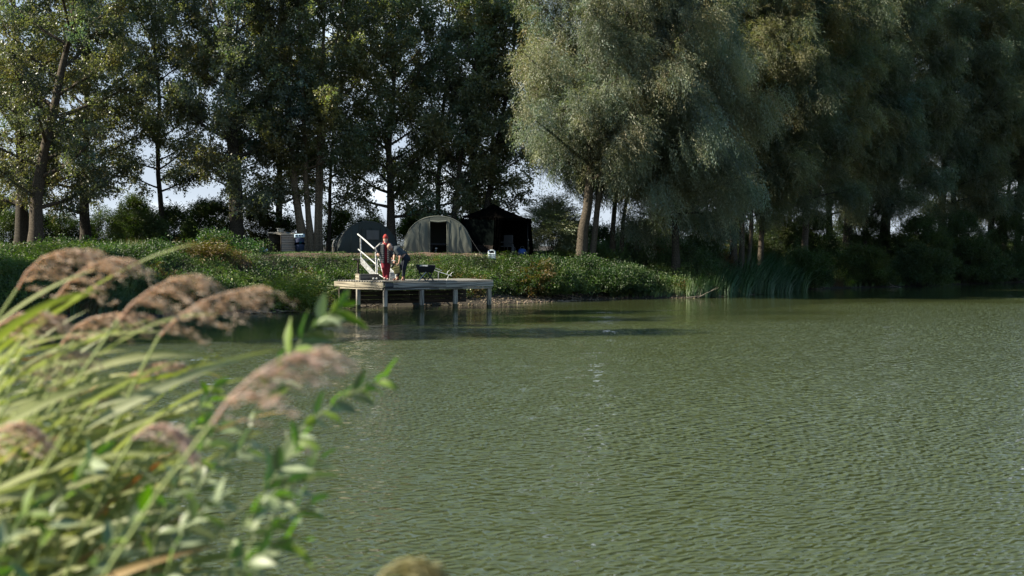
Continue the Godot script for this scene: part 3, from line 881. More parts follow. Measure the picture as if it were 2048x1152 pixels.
func covered(x: float, z: float) -> bool:
	# where the camp, the platform and the stairs keep the ground clear
	var s := inland(x, z)
	if x > -10.8 and x < 2.4 and s > 5.0: return true
	var q := Vector2(x, z)
	for c in [[Vector2(-6.7, -51.2), 0.75], [Vector2(-6.2, -50.0), 0.9], [Vector2(-4.6, -48.6), 1.7], [Vector2(-3.0, -49.6), 1.5], [Vector2(-1.8, -50.4), 1.2], [Vector2(-3.0, -51.3), 1.0], [Vector2(-1.7, -51.8), 0.9], [Vector2(-4.6, -50.4), 1.1]]:
		if q.distance_to(c[0]) < c[1]: return true
	return false

func undergrowth() -> void:
	var lumpy := FastNoiseLite.new()
	lumpy.seed = 17; lumpy.frequency = 0.22; lumpy.fractal_octaves = 3
	var kinds := FastNoiseLite.new()
	kinds.seed = 29; kinds.frequency = 0.12; kinds.fractal_octaves = 2
	var broad := Leaves.new()
	var feather := Leaves.new()
	var grass := [[], []]
	var grass_tint := [PackedColorArray(), PackedColorArray()]
	var white := []
	var white_tint := PackedColorArray()
	for k in 84000:
		var x := rnd(-22.0, 37.0)
		var s := rnd(0.35, 8.5)
		var slope := (shore_z(x + 1.6) - shore_z(x - 1.6)) / 3.2
		var z := shore_z(x) - s * sqrt(1.0 + slope * slope)
		if covered(x, z): continue
		s = inland(x, z)
		if s < 0.3 or (s < 1.0 and rng.randf() < 0.75): continue
		var u := smoothstep(0.6, 2.0, s)
		if x > -1.5 and x < 4.5 and s < 1.6: continue
		var hump := clampf(0.42 + 0.95 * lumpy.get_noise_2d(x, z), 0.06, 1.2) * u
		if x < -13.0: hump = minf(hump, maxf(0.15, 2.1 - ground_y(x, z)))
		if x > -13.0 and x < 2.4: hump = minf(hump * 0.8, maxf(0.03, 1.22 - ground_y(x, z)))
		var gy := ground_y(x, z)
		var y := gy + maxf(0.03, hump) * rng.randf()
		var p := Vector3(x, y, z)
		var kind := kinds.get_noise_2d(x, z) + rnd(-0.12, 0.12)
		var tint := Color(0.95, 1, 0.9) * clampf(1.0 + 0.95 * lumpy.get_noise_2d(x * 2.3 + 40.0, z * 2.3), 0.45, 1.7)
		tint.a = 1.0
		# rusty docks here and there
		var rust := lumpy.get_noise_2d(x * 1.7 - 90.0, z * 1.7)
		if rust > 0.42: tint = tint * Color(1.9, 0.75, 0.8)
		var camp_top := x > -13.0 and x < 2.4 and s > 2.4
		if (kind > 0.16 and not camp_top) or s < 0.9:
			if rng.randf() < 0.5:
				var gi := rng.randi() % 2
				grass[gi].append(Transform3D(Basis(Vector3.UP, rnd(-0.9, 0.9)).scaled_local(Vector3.ONE * rnd(0.6, 1.2)), Vector3(x, gy - 0.02, z)))
				grass_tint[gi].append(shade(tint, 0.2))
		else:
			var dir := Vector3(rnd(-1, 1) + 0.2, rnd(-0.3, 0.8), rnd(-1, 1) + 0.3)
			var tr := along(dir, p, rnd(-0.6, 0.6), rnd(0.6, 1.1) * (0.68 if x > -13.0 and x < 2.4 and gy > 1.35 else 1.0))
			if kind < -0.28: feather.put(rng.randi() % 3, tr, shade(tint * Color(1.25, 1.15, 0.7), 0.18))
			else: broad.put(rng.randi() % 3, tr, shade(tint, 0.2))
		# pale bindweed flowers
		var bloom := lumpy.get_noise_2d(x * 0.9 + 11.0, z * 0.9 + 5.0)
		if bloom > 0.12 and x < 3.0 and x > -14.0 and rng.randf() < 0.055:
			white.append(along(Vector3(rnd(-1, 1), 0.3, rnd(-1, 1)), Vector3(x, gy + maxf(0.05, hump) * 1.02 + 0.05, z), rnd(-1, 1), rnd(0.6, 1.3)))
			white_tint.append(Color(1, 1, rnd(0.6, 1.0)))
	for k in 3:
		if broad.where[k].size(): tag(many("bramble_undergrowth", sprays["nettle%d" % k], M.leaf_bank, broad.where[k], broad.tint[k], self), "low broad leaved undergrowth covering the far bank slope", "undergrowth", "undergrowth of the far bank")
		if feather.where[k].size(): tag(many("weed_undergrowth", sprays["willow%d" % k], M.leaf_bank, feather.where[k], feather.tint[k], self), "yellowish feathery weeds in patches on the far bank slope", "undergrowth", "undergrowth of the far bank")
	for k in 2:
		tag(many("bank_grass", [blades(16, 0.6, 0.14, 0.016, 61), blades(22, 0.45, 0.2, 0.014, 62)][k], M.leaf_grass, grass[k], grass_tint[k], self), "grass tufts among the weeds of the far bank", "grass", "undergrowth of the far bank")
	var fl := MB.new()
	for j in 6:
		leaf(fl, Vector3.ZERO, Vector3(0.25, cos(TAU * j / 6), sin(TAU * j / 6)), Vector3(1, 0, 0.01), 0.055, 0.05)
	tag(many("bindweed_flowers", fl.done(), M.petal, white, white_tint, self), "white bindweed flowers dotted over the undergrowth near the platform", "flowers")
	# turf of the camp
	var short := []
	var st := PackedColorArray()
	for k in 9000:
		var x := rnd(-14.0, 6.0)
		var s := rnd(5.0, 12.0)
		var slope := (shore_z(x + 1.6) - shore_z(x - 1.6)) / 3.2
		var z := shore_z(x) - s * sqrt(1.0 + slope * slope)
		if s < 6.4 and x > -10.4 and x < 3.0 and rng.randf() < 0.93: continue
		short.append(Transform3D(Basis(Vector3.UP, rnd(0, TAU)).scaled_local(Vector3.ONE * rnd(0.12, 0.26)), Vector3(x, ground_y(x, z), z)))
		st.append(shade(Color(0.8, 1.0, 0.6), 0.2))
	tag(many("lawn_grass", blades(22, 0.45, 0.3, 0.03, 63, 0.1), M.leaf_grass, short, st, self), "short grass round the tents", "grass")
	# fallen leaves and bare earth litter under the trees, left and right of the camp
	sedge()
	litter()

func sedge() -> void:
	# the big clumps of long arching grass on the right bank
	var tall := blades(46, 2.3, 0.45, 0.03, 71, 0.35)
	var i := 0
	for c in [[1500, 566, 63.4, 1.1, "largest arching clump of long blue green grass at the water edge on the right bank"], [1540, 566, 64.8, 1.0, "long grass clump joined to the right of the largest arching clump"], [1462, 574, 60.6, 0.85, "long grass clump joined to the left of the largest arching clump"], [1405, 580, 59.0, 0.6, "short arching grass clump below the hanging willow twigs"], [1518, 560, 66.2, 1.15, "tall grass clump standing behind the largest arching clump"], [1576, 560, 67.6, 0.8, "last long grass clump to the right, under the low waterside bush"]]:
		var p := at(c[0], c[1], c[2])
		var t := thing("grass_clump", c[4], "grass clump", Vector3(p.x, ground_y(p.x, p.z), p.z), 0.0, "long grass clumps on the right bank")
		var where := []
		var tints := PackedColorArray()
		for k in 14:
			where.append(Transform3D(Basis(Vector3.UP, rnd(-0.7, 0.7)).scaled_local(Vector3.ONE * c[3] * rnd(0.6, 1.05)), Vector3(rnd(-0.8, 0.8), ground_y(p.x, p.z) * 0.0 - 0.05, rnd(-0.6, 0.6))))
			tints.append(shade(Color(0.62, 0.86, 0.85), 0.15))
		many("blades", tall, M.leaf_grass, where, tints, t)
		i += 1

func litter() -> void:
	# bare twigs washed up along the waterline
	var spots := [[500, 634, 42.5, 0.9, "tangle"], [560, 630, 43.6, 1.2, "tangle"], [610, 627, 44.6, 1.0, "tangle"], [725, 618, 47.0, 0.7, "tangle"], [1110, 599, 54.4, 1.4, "bare"], [1185, 597, 56.0, 1.8, "bare"], [1380, 592, 58.0, 1.3, "bare"], [1640, 576, 70.6, 2.0, "bare"], [1780, 573, 73.6, 1.6, "bare"]]
	var labels := ["pale bare twigs at the left waterline, nearest to the brown reed plume", "largest tangle of bare twigs hanging at the left waterline", "tangle of bare twigs at the waterline left of the platform", "bent bare twigs at the foot of the leftmost platform post", "thin dead branch lying on the mud right of the platform", "dead branch on the mud below the bramble bush", "long dead branch slanting into the water under the hanging willow twigs", "pale dead branch at the dark waterline right of the long grass", "dead branch at the waterline below the large dense bush"]
	for k in spots.size():
		var c: Array = spots[k]
		var p := at(c[0], c[1], c[2])
		var z := minf(p.z, shore_z(p.x) + 0.25)
		var t := thing("dead_branch", labels[k], "branch", Vector3(p.x, maxf(0.02, ground_y(p.x, z)), z), 0.0, "dead branches along the waterline")
		var n := 7 if c[4] == "tangle" else 2
		for j in n:
			var b := MB.new()
			var d := Vector3(rnd(-1, 1), rnd(0.0, 0.25), rnd(-0.2, 0.5)).normalized()
			var q := Vector3(rnd(-0.4, 0.4), 0.02, rnd(-0.2, 0.2))
			var pts := [q]
			for i in 5:
				d = (d + Vector3(rnd(-0.3, 0.3), rnd(-0.22, 0.12), rnd(-0.2, 0.2))).normalized()
				pts.append(pts[-1] + d * c[3] / 6.0)
				if i == 2: b.tube([pts[-1], pts[-1] + (d + Vector3(rnd(-1, 1), rnd(0, 0.6), rnd(-0.5, 0.5))).normalized() * c[3] * 0.3], [0.012, 0.004], 5, false)
			b.tube(pts, [0.022, 0.019, 0.015, 0.011, 0.008, 0.004], 6, true)
			part("twig", b.done(), M.driftwood, t)
	# stones and clods on the strip of mud
	var lump := MB.new()
	lump.ball(Vector3.ZERO, Vector3(1, 0.55, 0.8), 7, 5)
	for k in lump.v.size(): lump.v[k] *= 1.0 + 0.2 * sin(k * 7.3)
	var where := []
	var tints := PackedColorArray()
	for k in 900:
		var x := rnd(-14.0, 14.0) if k % 3 else rnd(-1.2, 3.2)
		var s := pow(rng.randf(), 1.6) * 1.8 + 0.02
		var z := shore_z(x) - s
		where.append(Transform3D(Basis(Vector3.UP, rnd(0, TAU)).scaled_local(Vector3.ONE * rnd(0.015, 0.07)), Vector3(x, ground_y(x, z) + 0.01, z)))
		var g := rnd(0.5, 1.5)
		tints.append(Color(g, g * rnd(0.85, 1.0), g * rnd(0.7, 0.95)))
	tag(many("pebbles", lump.done(), M.stone, where, tints, self), "pebbles and clods on the strip of mud along the far waterline", "pebbles")

# ---------------------------------------------------------------- the platform and what stands on it
const CORNER := Vector3(-4.82, 1.10, -47.1)
const ALONG := Vector3(0.906, 0, -0.423)       # along the front edge, to the right
const BACK := Vector3(-0.423, 0, -0.906)       # towards the bank

func deck(f: float, o: float, y := 0.0) -> Vector3:
	return CORNER + ALONG * f + BACK * o + Vector3.UP * y

func beam_t(a: Vector3, b: Vector3) -> Transform3D:
	# x axis from a to b, centred between them
	var x := (b - a).normalized()
	var z := x.cross(Vector3.UP).normalized() if absf(x.y) < 0.98 else Vector3(0, 0, 1)
	return Transform3D(Basis(x, z.cross(x), z), (a + b) * 0.5)

func plank(parent: Node3D, called: String, a: Vector3, b: Vector3, hgt: float, thick: float, m: Material, bev := 0.006) -> MeshInstance3D:
	var mb := MB.new()
	var t := beam_t(a, b)
	t.origin -= parent.position
	mb.box(Vector3((b - a).length(), hgt, thick), t, bev)
	return part(called, mb.done(), m, parent)

func rod(parent: Node3D, called: String, pts: Array, r: float, m: Material, sides := 8) -> MeshInstance3D:
	var mb := MB.new()
	var p := []
	for q in pts: p.append(q - parent.position)
	mb.tube(p, [r], sides, true)
	return part(called, mb.done(), m, parent)

func platform() -> void:
	var t := thing("fishing_platform", "weathered grey timber platform on posts over the water", "platform", CORNER - Vector3.UP * 1.1)
	var n := 18
	for k in n:
		var o := 0.03 + (k + 0.5) * 0.143
		var a := deck(-0.39 * o - 0.03 + rnd(-0.012, 0.012), o, -0.021 + rnd(-0.003, 0.003))
		var b := deck(4.52 + rnd(-0.015, 0.02), o, -0.021 + rnd(-0.003, 0.003))
		# two lengths butted over a joist
		var cut := 0.35 + 0.3 * (k % 3) / 2.0
		var mid := a.lerp(b, cut)
		var gap := ALONG * 0.004
		plank(t, "plank", a, mid - gap, 0.04, 0.132, M["wood_%d" % (rng.randi() % 4)])
		plank(t, "plank", mid + gap, b, 0.04, 0.132, M["wood_%d" % (rng.randi() % 4)])
	# fascia boards: the front, wet near the corner, and the left side
	plank(t, "fascia_board", deck(0.02, -0.022, -0.152), deck(0.36, -0.022, -0.152), 0.195, 0.036, M.wood_wet)
	plank(t, "fascia_board", deck(0.365, -0.022, -0.152), deck(2.5, -0.022, -0.152), 0.195, 0.036, M.wood_0)
	plank(t, "fascia_board", deck(2.505, -0.022, -0.152), deck(4.5, -0.022, -0.152), 0.195, 0.036, M.wood_2)
	plank(t, "lower_rail", deck(0.0, -0.012, -0.302), deck(2.2, -0.012, -0.302), 0.065, 0.05, M.wood_1)
	plank(t, "lower_rail", deck(2.204, -0.012, -0.302), deck(4.44, -0.012, -0.302), 0.065, 0.05, M.wood_3)
	var side := Vector3(-2.2, 0, -2.1)
	var out := Vector3(-0.69, 0, 0.72)
	var c := CORNER + out * 0.02
	plank(t, "fascia_board", c + side * 0.005 + Vector3.DOWN * 0.152, c + side * 0.55 + Vector3.DOWN * 0.152, 0.195, 0.036, M.wood_warm)
	plank(t, "fascia_board", c + side * 0.553 + Vector3.DOWN * 0.152, c + side * 0.98 + Vector3.DOWN * 0.152, 0.195, 0.036, M.wood_warm)
	plank(t, "lower_rail", c + side * 0.02 + Vector3.DOWN * 0.302, c + side * 0.86 + Vector3.DOWN * 0.302, 0.06, 0.05, M.wood_warm)
	plank(t, "fascia_board", deck(4.5, 0.0, -0.152), deck(4.5, 2.5, -0.152), 0.195, 0.036, M.wood_1)
	# joists and posts
	for f in [0.4, 1.35, 2.3, 3.25, 4.2]:
		plank(t, "joist", deck(f, 0.06, -0.13), deck(f, 2.55, -0.13), 0.15, 0.06, M.wood_dark)
	# dark boards that hold the bank back under the rear edge
	for k in 4:
		plank(t, "retaining_board", deck(-0.6, 2.35, -0.36 - k * 0.17), deck(1.9, 2.35, -0.36 - k * 0.17), 0.162, 0.04, M.wood_dark)
		plank(t, "retaining_board", deck(1.91, 2.35, -0.36 - k * 0.17), deck(4.35, 2.35, -0.36 - k * 0.17), 0.162, 0.04, M.wood_dark)
	var posts := [[0.06, 0.07], [1.53, 0.07], [2.93, 0.07], [4.36, 0.07], [-0.55, 1.45], [-0.95, 2.45]]
	for k in posts.size():
		var p := deck(posts[k][0], posts[k][1])
		var foot := ground_y(p.x, p.z) - 0.3
		var wet := 0.13 + 0.03 * (k % 3)
		var m: Material = M["wood_%d" % (k % 4)] if k < 5 else M.wood_dark
		var tilt := Vector3(rnd(-0.015, 0.015), 0, rnd(-0.015, 0.015))
		var mb := MB.new()
		var lo := Vector3(p.x, maxf(wet, foot), p.z)
		var hi := Vector3(p.x, 0.77, p.z) + tilt
		var bs := Basis(ALONG, Vector3.UP, -BACK)
		mb.box(Vector3(0.155, hi.y - lo.y, 0.155), Transform3D(bs, (lo + hi) * 0.5 - t.position), 0.012)
		var po := part("post", mb.done(), m, t)
		if foot < 0.0:
			var ms := MB.new()
			ms.box(Vector3(0.158, wet - foot, 0.158), Transform3D(bs, Vector3(p.x, (wet + foot) * 0.5 - 0.002, p.z) - t.position), 0.012)
			part("wet_foot", ms.done(), M.moss, po)

	# the wooden trough at the left end
	var q := deck(-0.48, 1.62)
	var box := thing("plank_box", "open box of grey planks lying on the left end of the platform", "box", q)
	var bs := Basis(ALONG, Vector3.UP, -BACK)
	var put := func(called: String, size: Vector3, at_: Vector3, m: Material) -> void:
		var mb := MB.new()
		mb.box(size, Transform3D(bs, bs * at_), 0.006)
		part(called, mb.done(), m, box)
	put.call("front_board", Vector3(0.80, 0.235, 0.035), Vector3(0.45, 0.12, 0.0), M.wood_dark_grey)
	put.call("back_board", Vector3(0.80, 0.235, 0.035), Vector3(0.45, 0.12, -0.42), M.wood_1)
	put.call("end_board", Vector3(0.035, 0.245, 0.46), Vector3(0.03, 0.125, -0.21), M.wood_warm)
	put.call("end_board", Vector3(0.035, 0.235, 0.46), Vector3(0.87, 0.12, -0.21), M.wood_1)
	put.call("corner_batten", Vector3(0.07, 0.24, 0.03), Vector3(0.035, 0.122, 0.034), M.wood_warm)
	put.call("base_board", Vector3(0.80, 0.02, 0.38), Vector3(0.45, 0.03, -0.21), M.wood_2)

	# the steel and timber steps up the bank
	var B := Vector3(-5.33, 1.10, -49.15)
	var T := Vector3(-6.17, 1.86, -50.95)
	var st := thing("steps", "galvanised steel steps with a pale tube handrail leading from the platform up the bank", "steps", B)
	for w in [0.0, 0.82]:
		plank(st, "stringer", B + ALONG * w + Vector3(0.03, 0.06, 0.07), T + ALONG * w + Vector3.UP * 0.0, 0.26, 0.03, M.zinc, 0.004)
	for k in 4:
		var y := 1.27 + 0.195 * k
		var u := (k + 0.6) / 4.0
		var p := B.lerp(T, u)
		p.y = y
		plank(st, "tread", p + ALONG * 0.02, p + ALONG * 0.80, 0.03, 0.25, M.tread, 0.004)
	plank(st, "landing_board", T + Vector3(-0.32, 0.03, -0.05), T + ALONG * 0.82 + Vector3(0, 0.03, -0.05), 0.04, 0.3, M.wood_1)
	rod(st, "landing_leg", [T + Vector3(-0.10, 0.02, 0.02), T + Vector3(-0.10, -0.9, 0.02)], 0.045, M.wood_dark, 6)
	rod(st, "rail_post", [T + Vector3(0.03, -0.05, 0.04), T + Vector3(0.01, 0.9, 0.04)], 0.034, M.zinc)
	rod(st, "rail_post", [B + Vector3(0.0, 0.0, 0.05), B + Vector3(-0.02, 1.10, 0.05)], 0.03, M.white_paint)
	rod(st, "handrail", [at(716, 468.5, 51.2), at(731, 481, 50.3), at(752, 500, 49.15)], 0.03, M.white_paint)
	rod(st, "middle_rail", [at(717, 498.5, 51.2), at(757.5, 533, 49.0)], 0.024, M.white_paint)

	var a := thing("tube_frame", "thin white bent tube frame standing at the foot of the steps", "stand", deck(0.16, 0.9))
	rod(a, "leg", [at(754.5, 548, 48.9), at(755.5, 522, 48.9), at(756.3, 519, 48.9), at(757.3, 518, 48.85), at(758.6, 519.5, 48.8), at(764, 540, 48.5), at(769, 558, 48.2)], 0.017, M.white_paint)
	rod(a, "foot_bar", [at(754.5, 547, 48.9), at(768.5, 556.5, 48.22)], 0.016, M.white_paint)
	var r := thing("reel_stand", "low black stand with two round white knobs in front of the tube frame", "stand", deck(-0.02, 1.02))
	var mb := MB.new()
	mb.box(Vector3(0.22, 0.035, 0.12), Transform3D(bs, Vector3(0, 0.0175, 0)), 0.008)
	mb.box(Vector3(0.03, 0.12, 0.1), Transform3D(bs, Vector3(-0.09, 0.085, 0)), 0.006)
	part("base", mb.done(), M.black, r)
	for x in [-0.07, 0.06]:
		var kb := MB.new()
		kb.ball(bs * Vector3(x, 0.08, 0.05), Vector3(0.04, 0.04, 0.03))
		part("knob", kb.done(), M.white_paint, r)
	var bk := thing("bucket", "cloudy grey plastic bucket behind the legs of the two men", "bucket", Vector3(-4.72, 1.10, -48.9))
	mb = MB.new()
	mb.lathe([Vector2(0.0, 0.005), Vector2(0.12, 0.005), Vector2(0.155, 0.27), Vector2(0.165, 0.275), Vector2(0.165, 0.3), Vector2(0.145, 0.3), Vector2(0.115, 0.03), Vector2(0.0, 0.03)], 20, Transform3D.IDENTITY)
	part("tub", mb.done(), M.bucket, bk)
	mb = MB.new()
	mb.tube([Vector3(-0.16, 0.27, 0), Vector3(-0.13, 0.14, 0.13), Vector3(0, 0.10, 0.175), Vector3(0.13, 0.14, 0.13), Vector3(0.16, 0.27, 0)], [0.006], 6)
	part("handle", mb.done(), M.white_paint, bk)

	# the fish cradle on crossed legs
	var cr := thing("fish_cradle", "black fabric fish cradle on crossed folding legs, at the middle of the platform", "cradle", Vector3(-3.32, 1.10, -48.15))
	mb = MB.new()
	var rim := [Vector3(-0.37, 0.6, 0.22), Vector3(0.36, 0.59, 0.22), Vector3(0.36, 0.59, -0.25), Vector3(-0.37, 0.6, -0.25)]
	var low := [Vector3(-0.23, 0.31, 0.13), Vector3(0.27, 0.31, 0.13), Vector3(0.27, 0.31, -0.16), Vector3(-0.23, 0.31, -0.16)]
	for k in 4:
		var pts := []
		var k2 := (k + 1) % 4
		for j in 5:
			for i in 7:
				var e: Vector3 = low[k].lerp(low[k2], i / 6.0).lerp(rim[k].lerp(rim[k2], i / 6.0), j / 4.0)
				var o := Vector3(e.x, 0, e.z).normalized() * 0.035 * sin(PI * j / 4.0)
				pts.append(e + o + Vector3.UP * 0.012 * sin(i * 2.6) * j / 4.0)
		mb.grid(pts, 7, 5, Vector3(rim[k].x + rim[k2].x, 0, rim[k].z + rim[k2].z))
	mb.face([low[0], low[1], low[2], low[3]], Vector3.DOWN)
	part("sling", mb.done(), M.black_cloth, cr)
	mb = MB.new()
	mb.tube([rim[0], rim[1], rim[2], rim[3], rim[0]], [0.016], 6, false)
	part("frame", mb.done(), M.black, cr)
	mb = MB.new()
	mb.box(Vector3(0.32, 0.05, 0.012), Transform3D(Basis(Vector3.FORWARD, 0.02), Vector3(-0.06, 0.575, 0.238)), 0.004)
	part("label_strip", mb.done(), M.white_paint, cr)
	for leg in [[-0.27, 0.02, 0.2, true], [0.0, -0.29, 0.2, false], [0.06, 0.27, 0.2, false], [0.29, 0.05, 0.2, false], [-0.27, 0.02, -0.22, false], [0.0, -0.29, -0.22, false], [0.06, 0.27, -0.22, false], [0.29, 0.05, -0.22, false]]:
		mb = MB.new()
		mb.tube([Vector3(leg[0], 0.0, leg[2]), Vector3(leg[1], 0.33, leg[2] * 0.75)], [0.015], 6)
		part("leg", mb.done(), M.white_paint if leg[3] else M.black, cr)

	# a rod pod folded out on the boards
	var pod := thing("rod_pod", "pale metal rod pod sloping to the right beside the black fish cradle", "rod pod", Vector3(-2.72, 1.10, -48.7))
	rod(pod, "bar", [at(867, 540, 48.7), at(903, 552, 48.7)], 0.016, M.white_paint)
	rod(pod, "bar", [at(870, 536, 49.1), at(884, 541.5, 49.1)], 0.011, M.zinc)
	rod(pod, "leg", [at(897.5, 551, 48.7), at(893, 561.0, 48.72)], 0.017, M.white_paint)
	rod(pod, "leg", [at(877, 544, 48.8), at(876.5, 560.3, 48.8)], 0.014, M.zinc)
	rod(pod, "rest", [at(894, 548, 48.7), at(896, 543, 48.7), at(899, 541, 48.7)], 0.011, M.zinc)
	rod(pod, "rest", [at(900, 550, 48.7), at(904, 545, 48.7), at(908, 544, 48.7)], 0.011, M.zinc)

# ---------------------------------------------------------------- the camp
func arch(a: float, w: float, h: float, p: float, q: float) -> Vector2:
	var c := cos(a)
	var s := sin(a)
	return Vector2(-signf(c) * pow(absf(c), p) * w * 0.5, pow(absf(s), q) * h)

func dome_tent(called: String, label: String, foot: Vector3, turn: float, w: float, h: float, deep: float, p: float, q: float, m: Material, m_front: Material, door: Array, open_: bool) -> Node3D:
	var t := thing(called, label, "tent", foot, turn)
	var n := 33
	# the skin behind the front arch
	var pts := []
	for j in 12:
		var u := j / 11.0
		var hs := 1.0 - 0.22 * u - 0.74 * pow(u, 5.0)
		var ws := 1.0 - 0.10 * u - 0.25 * pow(u, 4.0)
		for i in n:
			var c := arch(PI * i / (n - 1.0), w * ws, h * hs, p, q)
			# cloth sags a little between the hoops
			var sag := 1.0 - 0.035 * pow(sin(PI * fmod(u * 2.0, 1.0)), 2.0) + 0.006 * sin(i * 1.9 + j * 2.3)
			pts.append(Vector3(c.x * sag, c.y * sag, -u * deep))
	var b := MB.new()
	b.grid(pts, n, 12, Vector3.UP, 0.2)
	# outward normals all round
	for k in b.v.size():
		var o := b.v[k] - Vector3(0, h * 0.2, -deep * 0.4)
		if b.n[k].dot(o) < 0.0: b.n[k] = -b.n[k]
	part("canopy", b.done(), m, t)
	var hoop := []
	for i in n:
		var c := arch(PI * i / (n - 1.0), w, h, p, q)
		hoop.append(Vector3(c.x, c.y, 0.0))
	b = MB.new()
	b.tube(hoop, [0.03], 8, false)
	part("hoop", b.done(), m, t)
	b = MB.new()
	var rear := []
	for i in n:
		var c := arch(PI * i / (n - 1.0), w * 0.965, h * 0.9, p, q)
		rear.append(Vector3(c.x, c.y + 0.01, -deep * 0.5))
	b.tube(rear, [0.02], 6, false)
	part("hoop", b.done(), m, t)
	# front panels left and right of the doorway, with folds
	for s in 2:
		var x0: float = -w * 0.5 + 0.03 if s == 0 else door[1]
		var x1: float = door[0] if s == 0 else w * 0.5 - 0.03
		var g := []
		for j in 15:
			for i in 19:
				var x := lerpf(x0, x1, i / 18.0)
				var top := h * 0.985 * pow(maxf(0.0, 1.0 - pow(absf(x) / (w * 0.5), 2.0 / p)), q * 0.5)
				var v := j / 14.0
				var fold := 0.012 * sin(x * 9.0 + v * 2.2 + s) * (1.0 - v * 0.5) + 0.006 * sin(x * 23.0 + v * 6.0 + 2.0 * sin(v * 7.0)) + 0.05 * sin(PI * v) * smoothstep(0.0, 0.3, absf(x - door[s]))
				g.append(Vector3(x, top * v, 0.02 + fold))
		b = MB.new()
		b.grid(g, 19, 15, Vector3(0, 0, 1), 0.2)
		part("front_panel", b.done(), m_front, t)
		# the zip seam along the doorway
		b = MB.new()
		var xs: float = door[s]
		b.tube([Vector3(xs, 0.0, 0.045), Vector3(xs, door[2] * 0.5, 0.06), Vector3(xs, door[2], 0.045)], [0.022], 6)
		part("door_seam", b.done(), m, t)
	# seams down the panels, a mud flap line and guy ropes
	for u in [0.22, 0.36, 0.66, 0.8]:
		var x: float = (u - 0.5) * w
		if x > door[0] - 0.06 and x < door[1] + 0.06: continue
		var top: float = h * 0.97 * pow(maxf(0.0, 1.0 - pow(absf(x) / (w * 0.5), 2.0 / p)), q * 0.5)
		b = MB.new()
		b.tube([Vector3(x, 0.0, 0.05), Vector3(x, top * 0.5, 0.085), Vector3(x, top, 0.05)], [0.009], 5)
		part("seam", b.done(), m, t)
	for s in [-1.0, 1.0]:
		var c := arch(PI * (0.22 if s < 0 else 0.78), w, h, p, q)
		var peg := Vector3(c.x + s * 0.75, 0.02, 0.75)
		b = MB.new()
		b.tube([Vector3(c.x, c.y, 0.03), Vector3(c.x, c.y, 0.03).lerp(peg, 0.5) + Vector3.DOWN * 0.03, peg], [0.006], 4)
		part("guy_rope", b.done(), M.grey_cloth, t)
		b = MB.new()
		b.tube([peg + Vector3(0, 0.06, 0), peg + Vector3(-s * 0.05, -0.1, -0.05)], [0.008], 5)
		part("peg", b.done(), M.zinc, t)
	# header above the door
	var hd := []
	for j in 4:
		for i in 9:
			var x := lerpf(door[0], door[1], i / 8.0)
			var top := h * 0.985 * pow(maxf(0.0, 1.0 - pow(absf(x) / (w * 0.5), 2.0 / p)), q * 0.5)
			hd.append(Vector3(x, lerpf(door[2] - 0.02 * sin(i * 1.3), top, j / 3.0), 0.022))
	b = MB.new()
	b.grid(hd, 9, 4, Vector3(0, 0, 1), 0.2)
	part("door_header", b.done(), m_front, t)
	if not open_:
		var g := []
		for j in 13:
			for i in 11:
				var x := lerpf(door[0], door[1], i / 10.0)
				var v := j / 12.0
				g.append(Vector3(x, door[2] * v, 0.03 + 0.03 * sin((x + v * 0.5) * 19.0) * (1.0 - v * 0.4) + 0.012 * sin(x * 47.0)))
		b = MB.new()
		b.grid(g, 11, 13, Vector3(0, 0, 1), 0.2)
		part("door_panel", b.done(), m_front, t)
	else:
		# the door rolled up under the header
		b = MB.new()
		b.tube([Vector3(door[0] + 0.02, door[2] + 0.02, 0.05), Vector3((door[0] + door[1]) * 0.5, door[2] - 0.015, 0.055), Vector3(door[1] - 0.02, door[2] + 0.02, 0.05)], [0.035, 0.045, 0.035], 8)
		part("rolled_door", b.done(), m_front, t)
	b = MB.new()
	b.box(Vector3(w * 0.94, 0.02, deep * 0.85), Transform3D(Basis(), Vector3(0, 0.012, -deep * 0.46)), 0.004)
	part("groundsheet", b.done(), M.black_cloth, t)
	return t

